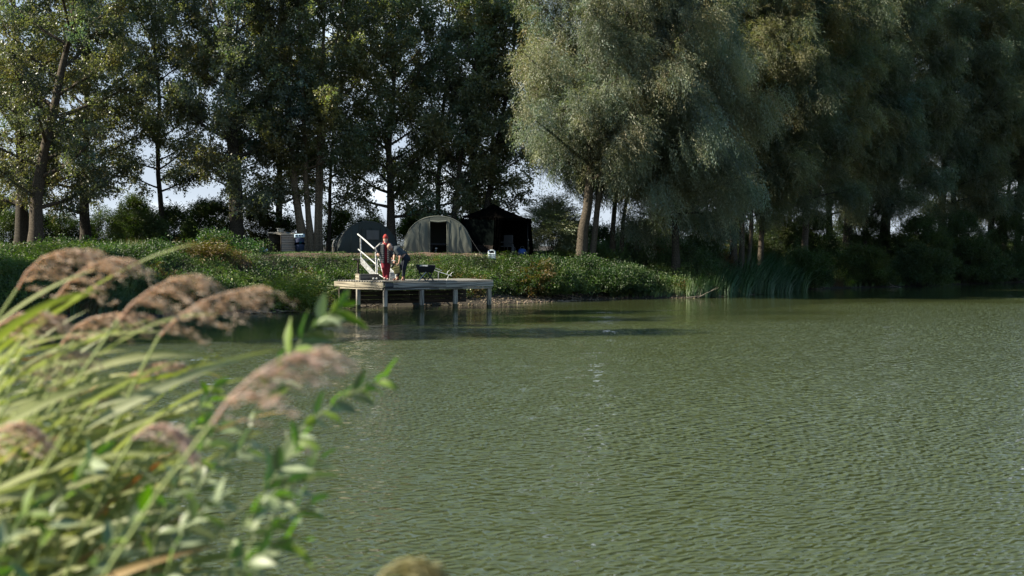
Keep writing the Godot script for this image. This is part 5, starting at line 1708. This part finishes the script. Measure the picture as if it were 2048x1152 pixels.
# ---------------------------------------------------------------- people
# a body is a field of tapered bones, joined smoothly and meshed as surface nets
class Field:
	var lo: Vector3
	var cell: float
	var n: Vector3i
	var f := PackedFloat32Array()
	var k := 0.03

	func _init(a: Vector3, b: Vector3, c: float, blend: float) -> void:
		lo = a; cell = c; k = blend
		n = Vector3i(((b - a) / c).ceil()) + Vector3i.ONE
		f.resize(n.x * n.y * n.z)
		f.fill(1.0)

	# a tapered bone, squashed by flat across the z axis of the body
	func bone(a: Vector3, b: Vector3, ra: float, rb: float, squash := Vector3.ONE, kk := -1.0) -> void:
		if kk < 0.0: kk = k
		var m := maxf(ra, rb) + kk * 1.5 + cell
		var mm := Vector3(m, m, m) * Vector3(1, 1, 1) / squash.clamp(Vector3.ONE * 0.5, Vector3.ONE)
		var p0 := Vector3i(((a.min(b) - mm - lo) / cell).floor()).clamp(Vector3i.ZERO, n - Vector3i.ONE)
		var p1 := Vector3i(((a.max(b) + mm - lo) / cell).ceil()).clamp(Vector3i.ZERO, n - Vector3i.ONE)
		var sa := a * squash
		var ab := (b - a) * squash
		var l2 := maxf(ab.length_squared(), 1e-9)
		for z in range(p0.z, p1.z + 1):
			for y in range(p0.y, p1.y + 1):
				var row := (z * n.y + y) * n.x
				for x in range(p0.x, p1.x + 1):
					var p := (lo + Vector3(x, y, z) * cell) * squash - sa
					var t := clampf(p.dot(ab) / l2, 0.0, 1.0)
					var d := (p - ab * t).length() - lerpf(ra, rb, t)
					var o := f[row + x]
					var h := maxf(kk - absf(o - d), 0.0) / kk
					f[row + x] = minf(o, d) - h * h * kk * 0.25

	func cut(normal: Vector3, at_: Vector3) -> void:
		# takes away what lies on the side the normal points to
		for z in n.z:
			for y in n.y:
				for x in n.x:
					var q := (z * n.y + y) * n.x + x
					f[q] = maxf(f[q], (lo + Vector3(x, y, z) * cell - at_).dot(normal))

	func val(x: int, y: int, z: int) -> float:
		return f[(clampi(z, 0, n.z - 1) * n.y + clampi(y, 0, n.y - 1)) * n.x + clampi(x, 0, n.x - 1)]

	func nets(b: MB, shift := Vector3.ZERO) -> void:
		var id := PackedInt32Array()
		id.resize(n.x * n.y * n.z)
		id.fill(-1)
		for z in n.z - 1:
			for y in n.y - 1:
				for x in n.x - 1:
					var q := (z * n.y + y) * n.x + x
					var c := [f[q], f[q + 1], f[q + n.x], f[q + n.x + 1], f[q + n.x * n.y], f[q + n.x * n.y + 1], f[q + n.x * n.y + n.x], f[q + n.x * n.y + n.x + 1]]
					var inside := 0
					for v in c: inside += 1 if v < 0.0 else 0
					if inside == 0 or inside == 8: continue
					var sum := Vector3.ZERO
					var cnt := 0
					for e in [[0, 1], [2, 3], [4, 5], [6, 7], [0, 2], [1, 3], [4, 6], [5, 7], [0, 4], [1, 5], [2, 6], [3, 7]]:
						var va: float = c[e[0]]
						var vb: float = c[e[1]]
						if (va < 0.0) == (vb < 0.0): continue
						var t := va / (va - vb)
						var pa := Vector3(e[0] & 1, (e[0] >> 1) & 1, e[0] >> 2)
						var pb := Vector3(e[1] & 1, (e[1] >> 1) & 1, e[1] >> 2)
						sum += pa.lerp(pb, t)
						cnt += 1
					var p := lo + (Vector3(x, y, z) + sum / cnt) * cell
					var g := Vector3(val(x + 1, y, z) - val(x - 1, y, z) + val(x + 2, y, z) - val(x, y, z), val(x, y + 1, z) - val(x, y - 1, z) + val(x, y + 2, z) - val(x, y, z), val(x, y, z + 1) - val(x, y, z - 1) + val(x, y, z + 2) - val(x, y, z))
					id[q] = b.vert(p + shift, g.normalized() if g.length() > 1e-6 else Vector3.UP)
		for z in range(1, n.z - 1):
			for y in range(1, n.y - 1):
				for x in range(1, n.x - 1):
					var q := (z * n.y + y) * n.x + x
					var v0 := f[q] < 0.0
					for ax in 3:
						var step: int = [1, n.x, n.x * n.y][ax]
						if v0 == (f[q + step] < 0.0): continue
						var s1: int = [n.x, n.x * n.y, 1][ax]
						var s2: int = [n.x * n.y, 1, n.x][ax]
						var i0 := id[q]; var i1 := id[q - s1]; var i2 := id[q - s1 - s2]; var i3 := id[q - s2]
						if i0 < 0 or i1 < 0 or i2 < 0 or i3 < 0: continue
						b.tri(i0, i1, i2)
						b.tri(i0, i2, i3)

func hand_bones(b: MB, wrist: Vector3, dir: Vector3, palm_n: Vector3, thumb_side: float, curl: float) -> void:
	# palm, four unequal fingers and a thumb
	var x := dir.normalized()
	var y := (palm_n - x * palm_n.dot(x)).normalized()
	var z := x.cross(y) * thumb_side
	var fl := Field.new(wrist - Vector3.ONE * 0.2, wrist + Vector3.ONE * 0.2, 0.0055, 0.008)
	fl.bone(wrist - x * 0.03, wrist + x * 0.01, 0.026, 0.024)
	for k in 4:
		fl.bone(wrist, wrist + x * 0.085 + z * (0.03 - k * 0.02), 0.017, 0.013)
	for k in 4:
		var p := wrist + x * 0.085 + z * (0.031 - k * 0.0205)
		var l: float = [0.036, 0.041, 0.038, 0.030][k]
		var d := x
		for j in 3:
			d = d.rotated(z.normalized() * thumb_side, -curl * (0.5 + 0.35 * j)).normalized()
			if d.dot(y) > 0.0 and j == 0: d = (x - y * curl * 0.4).normalized()
			var e := p + d * l
			fl.bone(p, e, 0.0095 - 0.0006 * j, 0.0088 - 0.0008 * j, Vector3.ONE, 0.004)
			p = e
			l *= 0.72
	var tb := wrist + x * 0.028 + z * 0.030
	var t1 := tb + (x * 0.55 + z * 0.75 - y * 0.2).normalized() * 0.042
	fl.bone(tb, t1, 0.014, 0.0105, Vector3.ONE, 0.006)
	fl.bone(t1, t1 + (x * 0.9 + z * 0.25 - y * curl * 0.6).normalized() * 0.034, 0.0105, 0.009, Vector3.ONE, 0.004)
	fl.nets(b)

func head_bones(b: MB, c: Vector3, face: Basis) -> void:
	# c: centre of the skull; face: x to the right of the head, y up, z out of the face
	var g := func(x: float, y: float, z: float) -> Vector3: return c + face * Vector3(x, y, z)
	var fl := Field.new(c - Vector3.ONE * 0.19, c + Vector3.ONE * 0.19, 0.0065, 0.02)
	fl.bone(g.call(0, 0.035, -0.022), g.call(0, 0.03, 0.02), 0.082, 0.076)
	fl.bone(g.call(0, -0.03, 0.02), g.call(0, -0.075, 0.045), 0.062, 0.042)
	fl.bone(g.call(-0.035, -0.05, 0.02), g.call(0.035, -0.05, 0.02), 0.05, 0.05)
	fl.bone(g.call(0, -0.085, 0.065), g.call(0, -0.09, 0.06), 0.026, 0.026, Vector3.ONE, 0.015)        # chin
	fl.bone(g.call(-0.04, 0.022, 0.072), g.call(0.04, 0.022, 0.072), 0.017, 0.017, Vector3.ONE, 0.015)   # brow
	fl.bone(g.call(0, 0.012, 0.09), g.call(0, -0.022, 0.107), 0.009, 0.015, Vector3.ONE, 0.012)          # nose
	fl.bone(g.call(-0.042, -0.022, 0.062), g.call(-0.03, -0.03, 0.07), 0.02, 0.018, Vector3.ONE, 0.015)
	fl.bone(g.call(0.042, -0.022, 0.062), g.call(0.03, -0.03, 0.07), 0.02, 0.018, Vector3.ONE, 0.015)
	fl.bone(g.call(-0.018, -0.053, 0.082), g.call(0.018, -0.053, 0.082), 0.011, 0.011, Vector3.ONE, 0.008)  # mouth
	for s in [-1.0, 1.0]:
		fl.bone(g.call(s * 0.079, 0.012, -0.012), g.call(s * 0.082, -0.03, -0.006), 0.015, 0.011, Vector3.ONE, 0.006)
	fl.bone(g.call(0, -0.05, -0.025), g.call(0, -0.17, -0.035), 0.056, 0.058)                               # neck
	fl.nets(b)

func eyes(parent: Node3D, c: Vector3, face: Basis) -> void:
	for s in [-1.0, 1.0]:
		var b := MB.new()
		b.ball(c + face * Vector3(s * 0.031, 0.004, 0.078), Vector3.ONE * 0.0115, 8, 6)
		part("eye", b.done(), M.eye, parent)

func standing_person(at_: Vector3) -> void:
	var t := thing("person", "person standing in a red beanie, open black quilted jacket and red trousers", "person", at_)
	var head := Vector3(-0.005, 1.60, 0.03)
	var face := Basis(Vector3.UP, -0.1) * Basis(Vector3.RIGHT, 0.12)
	var sl := Vector3(-0.185, 1.395, -0.01); var el := Vector3(-0.385, 1.225, 0.0); var hl := Vector3(-0.30, 1.055, 0.13)
	var sr := Vector3(0.175, 1.375, -0.01); var er := Vector3(0.25, 1.10, 0.0); var hr := Vector3(0.265, 0.885, 0.12)
	var pl := Vector3(-0.09, 0.91, 0.0); var pr := Vector3(0.10, 0.91, 0.0)
	var kl := Vector3(-0.07, 0.50, 0.11); var kr := Vector3(0.09, 0.49, 0.03)
	var al := Vector3(-0.05, 0.12, -0.06); var ar := Vector3(0.06, 0.10, 0.0)
	# the body
	var b := MB.new()
	var fl := Field.new(Vector3(-0.52, -0.02, -0.3), Vector3(0.42, 1.52, 0.34), 0.017, 0.05)
	fl.bone(Vector3(0, 1.48, 0.0), Vector3(0, 1.36, -0.01), 0.055, 0.07)
	fl.bone(Vector3(0, 1.34, -0.01), Vector3(0, 1.05, 0), 0.145, 0.125, Vector3(0.8, 1, 1.1))
	fl.bone(Vector3(0, 1.05, 0), Vector3(0, 0.93, 0), 0.125, 0.14, Vector3(0.85, 1, 1.1))
	for q in [[sl, el, hl], [sr, er, hr]]:
		fl.bone(q[0], q[1], 0.055, 0.042); fl.bone(q[1], q[2], 0.04, 0.028)
	for q in [[pl, kl, al], [pr, kr, ar]]:
		fl.bone(q[0], q[1], 0.08, 0.055); fl.bone(q[1], q[2], 0.055, 0.036)
		fl.bone(q[2], q[2] + Vector3(0.02, -0.06, 0.12), 0.035, 0.028)
	fl.nets(b)
	head_bones(b, head, face)
	hand_bones(b, hl, Vector3(0.25, -0.75, 0.5), Vector3(-0.2, 0.5, 0.8), 1.0, 0.55)
	hand_bones(b, hr, Vector3(0.1, -0.8, 0.5), Vector3(0.9, 0.1, 0.2), 1.0, 0.5)
	part("body", b.done(), M.skin, t)
	eyes(t, head, face)
	# red hooded top
	b = MB.new()
	fl = Field.new(Vector3(-0.36, 0.82, -0.3), Vector3(0.36, 1.56, 0.34), 0.016, 0.05)
	fl.bone(Vector3(0, 1.34, -0.01), Vector3(0, 1.0, 0.01), 0.150, 0.148, Vector3(0.92, 1, 1.1))
	fl.bone(Vector3(0, 1.02, 0.01), Vector3(0, 0.9, 0.01), 0.155, 0.158, Vector3(0.85, 1, 1.05))
	fl.bone(Vector3(-0.05, 1.45, -0.05), Vector3(0.05, 1.45, -0.05), 0.075, 0.075)
	fl.bone(sl, sl.lerp(el, 0.4), 0.07, 0.06); fl.bone(sr, sr.lerp(er, 0.4), 0.07, 0.06)
	fl.nets(b)
	part("hooded_top", b.done(), M.red_top, t)
	# black quilted jacket, open in front
	b = MB.new()
	fl = Field.new(Vector3(-0.56, 0.58, -0.34), Vector3(0.46, 1.6, 0.34), 0.015, 0.045)
	for s in [-1.0, 1.0]:
		for k in 9:
			# the quilted rolls
			var y := 0.70 + k * 0.082
			fl.bone(Vector3(s * (0.07 if s < 0 else 0.12), y, 0.14), Vector3(s * 0.20, y, -0.03), 0.052, 0.055, Vector3.ONE, 0.03)
			fl.bone(Vector3(s * 0.20, y, -0.05), Vector3(0, y, -0.13), 0.05, 0.055, Vector3.ONE, 0.03)
	fl.bone(Vector3(-0.1, 1.42, -0.03), Vector3(0.1, 1.41, -0.03), 0.07, 0.07)
	for q in [[sl, el, hl], [sr, er, hr]]:
		for k in 7:
			var a: Vector3 = q[0].lerp(q[1], k / 6.0)
			fl.bone(a, a + (q[1] - q[0]).normalized() * 0.01, 0.077 - 0.003 * k, 0.077 - 0.003 * k, Vector3.ONE, 0.03)
		for k in 6:
			var a: Vector3 = q[1].lerp(q[2], k / 6.0)
			fl.bone(a, a + (q[2] - q[1]).normalized() * 0.01, 0.064 - 0.004 * k, 0.064 - 0.004 * k, Vector3.ONE, 0.03)
	fl.nets(b)
	part("jacket", b.done(), M.jacket, t)
	# red trousers
	b = MB.new()
	fl = Field.new(Vector3(-0.32, 0.0, -0.3), Vector3(0.32, 1.1, 0.32), 0.015, 0.04)
	fl.bone(Vector3(0, 1.0, 0), Vector3(0, 0.9, 0), 0.145, 0.155, Vector3(0.85, 1, 1.05))
	for q in [[pl, kl, al], [pr, kr, ar]]:
		fl.bone(q[0], q[1], 0.105, 0.083); fl.bone(q[1], q[2] + Vector3(0, 0.03, 0), 0.082, 0.068)
		fl.bone(q[2] + Vector3(0, 0.07, 0.01), q[2] + Vector3(0, 0.02, 0.01), 0.07, 0.075, Vector3.ONE, 0.02)
	fl.nets(b)
	part("trousers", b.done(), M.red_trousers, t)
	for q in [al, ar]:
		b = MB.new()
		fl = Field.new(q + Vector3(-0.15, -0.14, -0.15), q + Vector3(0.2, 0.08, 0.27), 0.01, 0.03)
		fl.bone(q + Vector3(0, 0.03, 0), q + Vector3(0, -0.05, 0), 0.05, 0.052)
		fl.bone(q + Vector3(0, -0.06, 0), q + Vector3(0.025, -0.075, 0.16), 0.048, 0.04)
		fl.cut(Vector3.DOWN, Vector3(0, 0.004, 0))
		fl.nets(b)
		part("shoe", b.done(), M.shoe_dark, t)
	# red beanie with a rolled edge
	b = MB.new()
	fl = Field.new(head + Vector3(-0.16, -0.08, -0.16), head + Vector3(0.16, 0.2, 0.16), 0.008, 0.025)
	fl.bone(head + face * Vector3(0, 0.06, -0.02), head + face * Vector3(0, 0.07, 0.01), 0.098, 0.094)
	fl.bone(head + face * Vector3(0, 0.13, -0.02), head + face * Vector3(0, 0.14, -0.02), 0.05, 0.05, Vector3.ONE, 0.04)
	fl.cut(face * Vector3(0, -1, -0.25), head + face * Vector3(0, 0.028, 0.06))
	for k in 14:
		var a := TAU * k / 14.0
		var p := head + face * Vector3(cos(a) * 0.088, 0.042 + sin(a) * 0.008 - 0.012, -0.012 + sin(a) * 0.092)
		fl.bone(p, p + Vector3.UP * 0.012, 0.018, 0.018, Vector3.ONE, 0.02)
	fl.nets(b)
	part("beanie", b.done(), M.red_hat, t)
	b = MB.new()
	fl = Field.new(head + Vector3(-0.13, -0.17, -0.1), head + Vector3(0.13, 0.02, 0.17), 0.007, 0.02)
	fl.bone(head + face * Vector3(-0.05, -0.06, 0.035), head + face * Vector3(0, -0.09, 0.075), 0.026, 0.03)
	fl.bone(head + face * Vector3(0.05, -0.06, 0.035), head + face * Vector3(0, -0.09, 0.075), 0.026, 0.03)
	fl.bone(head + face * Vector3(-0.02, -0.043, 0.086), head + face * Vector3(0.02, -0.043, 0.086), 0.011, 0.011)
	fl.nets(b)
	part("beard", b.done(), M.beard, t)

func bending_person(at_: Vector3) -> void:
	var t := thing("person", "bald bearded person in dark grey t-shirt and trousers, bending down to an olive bag", "person", at_)
	var head := Vector3(-0.455, 1.30, 0.10)
	# looks down and to the left
	var look := Vector3(-0.62, -0.62, 0.45).normalized()
	var up := Vector3(-0.62, 0.72, 0.25)
	up = (up - look * up.dot(look)).normalized()
	var face := Basis(up.cross(look), up, look)
	var hip := Vector3(0.155, 0.87, 0.0)
	var chest := Vector3(-0.17, 1.17, 0.02)
	var neck := Vector3(-0.32, 1.24, 0.04)
	var sn := Vector3(-0.20, 1.17, 0.20); var en := Vector3(-0.04, 0.91, 0.25); var hn := Vector3(-0.10, 0.67, 0.24)
	var sf := Vector3(-0.25, 1.16, -0.15); var ef := Vector3(-0.30, 0.93, -0.10); var hf := Vector3(-0.31, 0.78, 0.06)
	var ln := Vector3(0.17, 0.84, 0.09); var kn := Vector3(0.10, 0.49, 0.13); var an := Vector3(0.06, 0.11, 0.08)
	var lf := Vector3(0.12, 0.84, -0.08); var kf := Vector3(-0.06, 0.49, -0.05); var af := Vector3(-0.17, 0.11, -0.04)
	var b := MB.new()
	var fl := Field.new(Vector3(-0.5, -0.02, -0.3), Vector3(0.42, 1.4, 0.4), 0.017, 0.05)
	fl.bone(neck, chest, 0.06, 0.1)
	fl.bone(chest, hip, 0.135, 0.135, Vector3(1.0, 1.0, 0.82))
	fl.bone(neck, head + face * Vector3(0, -0.06, -0.04), 0.058, 0.056)
	for q in [[sn, en, hn], [sf, ef, hf]]:
		fl.bone(q[0], q[1], 0.057, 0.043); fl.bone(q[1], q[2], 0.043, 0.028)
	for q in [[ln, kn, an], [lf, kf, af]]:
		fl.bone(q[0], q[1], 0.085, 0.056); fl.bone(q[1], q[2], 0.056, 0.038)
		fl.bone(q[2], q[2] + Vector3(-0.05, -0.07, 0.1), 0.035, 0.028)
	fl.nets(b)
	head_bones(b, head, face)
	hand_bones(b, hn, Vector3(-0.45, -0.8, 0.05), Vector3(0.3, -0.1, 0.9), 1.0, 0.6)
	hand_bones(b, hf, Vector3(0.1, -0.6, 0.8), Vector3(-0.2, 0.8, 0.5), -1.0, 0.5)
	part("body", b.done(), M.skin_tan, t)
	eyes(t, head, face)
	b = MB.new()
	fl = Field.new(head - Vector3.ONE * 0.17, head + Vector3.ONE * 0.17, 0.007, 0.02)
	fl.bone(head + face * Vector3(-0.055, -0.055, 0.03), head + face * Vector3(0, -0.1, 0.07), 0.024, 0.034)
	fl.bone(head + face * Vector3(0.055, -0.055, 0.03), head + face * Vector3(0, -0.1, 0.07), 0.024, 0.034)
	fl.nets(b)
	part("beard", b.done(), M.beard, t)
	b = MB.new()
	fl = Field.new(Vector3(-0.5, 0.68, -0.34), Vector3(0.4, 1.42, 0.42), 0.015, 0.045)
	fl.bone(chest + Vector3(-0.02, 0.01, 0), hip + Vector3(0.02, 0.0, 0), 0.158, 0.16, Vector3(1.0, 1.0, 0.82))
	fl.bone(chest.lerp(hip, 0.5) + Vector3(-0.03, -0.05, 0.02), chest.lerp(hip, 0.8) + Vector3(-0.02, -0.03, 0), 0.15, 0.14, Vector3(1.0, 1.0, 0.85))
	fl.bone(neck + Vector3(0.03, -0.01, 0), chest, 0.09, 0.13)
	fl.bone(sn, sn.lerp(en, 0.55), 0.082, 0.075); fl.bone(sf, sf.lerp(ef, 0.55), 0.082, 0.075)
	fl.cut((en - sn).normalized() * Vector3(1, 1, 1), sn.lerp(en, 0.62) + Vector3(0, -0.1, 0))
	fl.nets(b)
	part("t_shirt", b.done(), M.tshirt, t)
	b = MB.new()
	fl = Field.new(Vector3(-0.36, 0.0, -0.3), Vector3(0.42, 1.1, 0.36), 0.015, 0.04)
	fl.bone(hip + Vector3(-0.02, 0.02, 0), hip + Vector3(0.02, -0.02, 0), 0.155, 0.15, Vector3(1, 1, 0.85))
	for q in [[ln, kn, an], [lf, kf, af]]:
		fl.bone(q[0], q[1], 0.108, 0.078); fl.bone(q[1], q[2] + Vector3(0, 0.08, 0), 0.078, 0.062)
	fl.nets(b)
	part("trousers", b.done(), M.dark_trousers, t)
	for q in [[an, Vector3(0.03, 0, 0.15)], [af, Vector3(-0.13, 0, 0.10)]]:
		b = MB.new()
		fl = Field.new(q[0] + Vector3(-0.26, -0.14, -0.16), q[0] + Vector3(0.2, 0.15, 0.28), 0.01, 0.03)
		fl.bone(q[0] + Vector3(0, 0.09, 0), q[0] + Vector3(0, -0.05, 0), 0.058, 0.055)
		fl.bone(q[0] + Vector3(0, -0.06, 0), q[0] + q[1] + Vector3(0, -0.07, 0), 0.05, 0.045)
		fl.cut(Vector3.DOWN, Vector3(0, 0.004, 0))
		fl.nets(b)
		part("boot", b.done(), M.boot, t)

func people() -> void:
	standing_person(Vector3(-4.87, 1.101, -48.25))
	bending_person(Vector3(-4.22, 1.101, -47.92))
	# what the bending man holds
	var bag := thing("olive_bag", "square olive green bag hanging from the bending man's hand", "bag", Vector3(-4.38, 1.36, -47.66))
	var bs := Basis(Vector3.BACK, 0.22)
	var b := MB.new()
	b.box(Vector3(0.27, 0.27, 0.1), Transform3D(bs, Vector3(0, 0.15, 0)), 0.025)
	part("body", b.done(), M.olive_cloth, bag)
	b = MB.new()
	b.box(Vector3(0.2, 0.14, 0.03), Transform3D(bs, bs * Vector3(0, -0.04, 0.06) + Vector3(0, 0.15, 0)), 0.012)
	part("pocket", b.done(), M.olive_cloth, bag)
	b = MB.new()
	var hp := []
	for q in [Vector3(-0.07, 0.13, 0), Vector3(-0.04, 0.185, 0), Vector3(0.04, 0.185, 0), Vector3(0.07, 0.13, 0)]: hp.append(bs * q + Vector3(0, 0.15, 0))
	b.tube(hp, [0.012], 6)
	part("handle", b.done(), M.olive_cloth, bag)
	var tool := thing("video_camera", "black video camera with a white part, held in the bending man's other hand", "camera", Vector3(-4.53, 1.78, -47.84))
	b = MB.new()
	b.box(Vector3(0.17, 0.13, 0.11), Transform3D(Basis(Vector3.UP, 0.3), Vector3(0, 0, 0)), 0.02)
	part("body", b.done(), M.black, tool)
	b = MB.new()
	b.lathe([Vector2(0, 0), Vector2(0.045, 0), Vector2(0.045, 0.1), Vector2(0.05, 0.12), Vector2(0.036, 0.12), Vector2(0, 0.09)], 14, Transform3D(Basis(Vector3.BACK, 2.6), Vector3(-0.02, -0.06, 0.0)))
	part("lens", b.done(), M.black, tool)
	b = MB.new()
	b.box(Vector3(0.14, 0.045, 0.07), Transform3D(Basis(Vector3.BACK, -0.25), Vector3(0.01, 0.085, 0.01)), 0.015)
	part("top_grip", b.done(), M.white_paint, tool)

# ---------------------------------------------------------------- everything
func _ready() -> void:
	rng.seed = 20240917
	cam = Camera3D.new()
	cam.name = "camera"
	add_child(cam)
	cam.position = Vector3(0, EYE, 0)
	var lens := CameraAttributesPhysical.new()
	lens.frustum_focal_length = 52.0
	lens.frustum_focus_distance = 50.0
	lens.frustum_near = 0.05
	lens.frustum_far = 4000.0
	lens.exposure_aperture = 3.9
	cam.attributes = lens
	cam.fov = rad_to_deg(2.0 * atan(576.0 / FPX))
	cam.near = 0.05
	cam.far = 4000.0
	cam.rotation.x = -atan(84.0 / FPX)
	cam.current = true

	var sky := ProceduralSkyMaterial.new()
	sky.sky_top_color = lin(0.13, 0.35, 0.66)
	sky.sky_horizon_color = lin(0.74, 0.83, 0.93)
	sky.sky_curve = 0.25
	sky.sky_cover = clouds()
	sky.sky_cover_modulate = Color(1, 1, 1)
	sky.ground_bottom_color = lin(0.05, 0.06, 0.04)
	sky.ground_horizon_color = lin(0.30, 0.34, 0.34)
	sky.sun_angle_max = 40.0
	sky.sun_curve = 0.12
	sky.sky_energy_multiplier = 0.65
	var env := Environment.new()
	env.background_mode = Environment.BG_SKY
	env.sky = Sky.new()
	env.sky.sky_material = sky
	env.tonemap_mode = Environment.TONE_MAPPER_LINEAR
	env.tonemap_exposure = 2.6
	env.sdfgi_enabled = true
	env.ssao_enabled = true
	env.ssil_enabled = true
	var around := WorldEnvironment.new()
	around.name = "world_environment"
	around.environment = env
	add_child(around)
	var sun := DirectionalLight3D.new()
	sun.name = "sun"
	sun.light_energy = 1.6
	sun.light_color = Color(1.0, 0.96, 0.88)
	sun.light_angular_distance = 0.5
	sun.shadow_enabled = true
	sun.basis = Basis.looking_at(-Vector3(-0.77, 0.60, 0.13).normalized())
	add_child(sun)

	hills.seed = 5
	hills.frequency = 0.05
	materials()
	build_ground()
	build_water()
	make_sprays()
	trees()
	hedges()
	undergrowth()
	platform()
	camp()
	people()
	reeds()
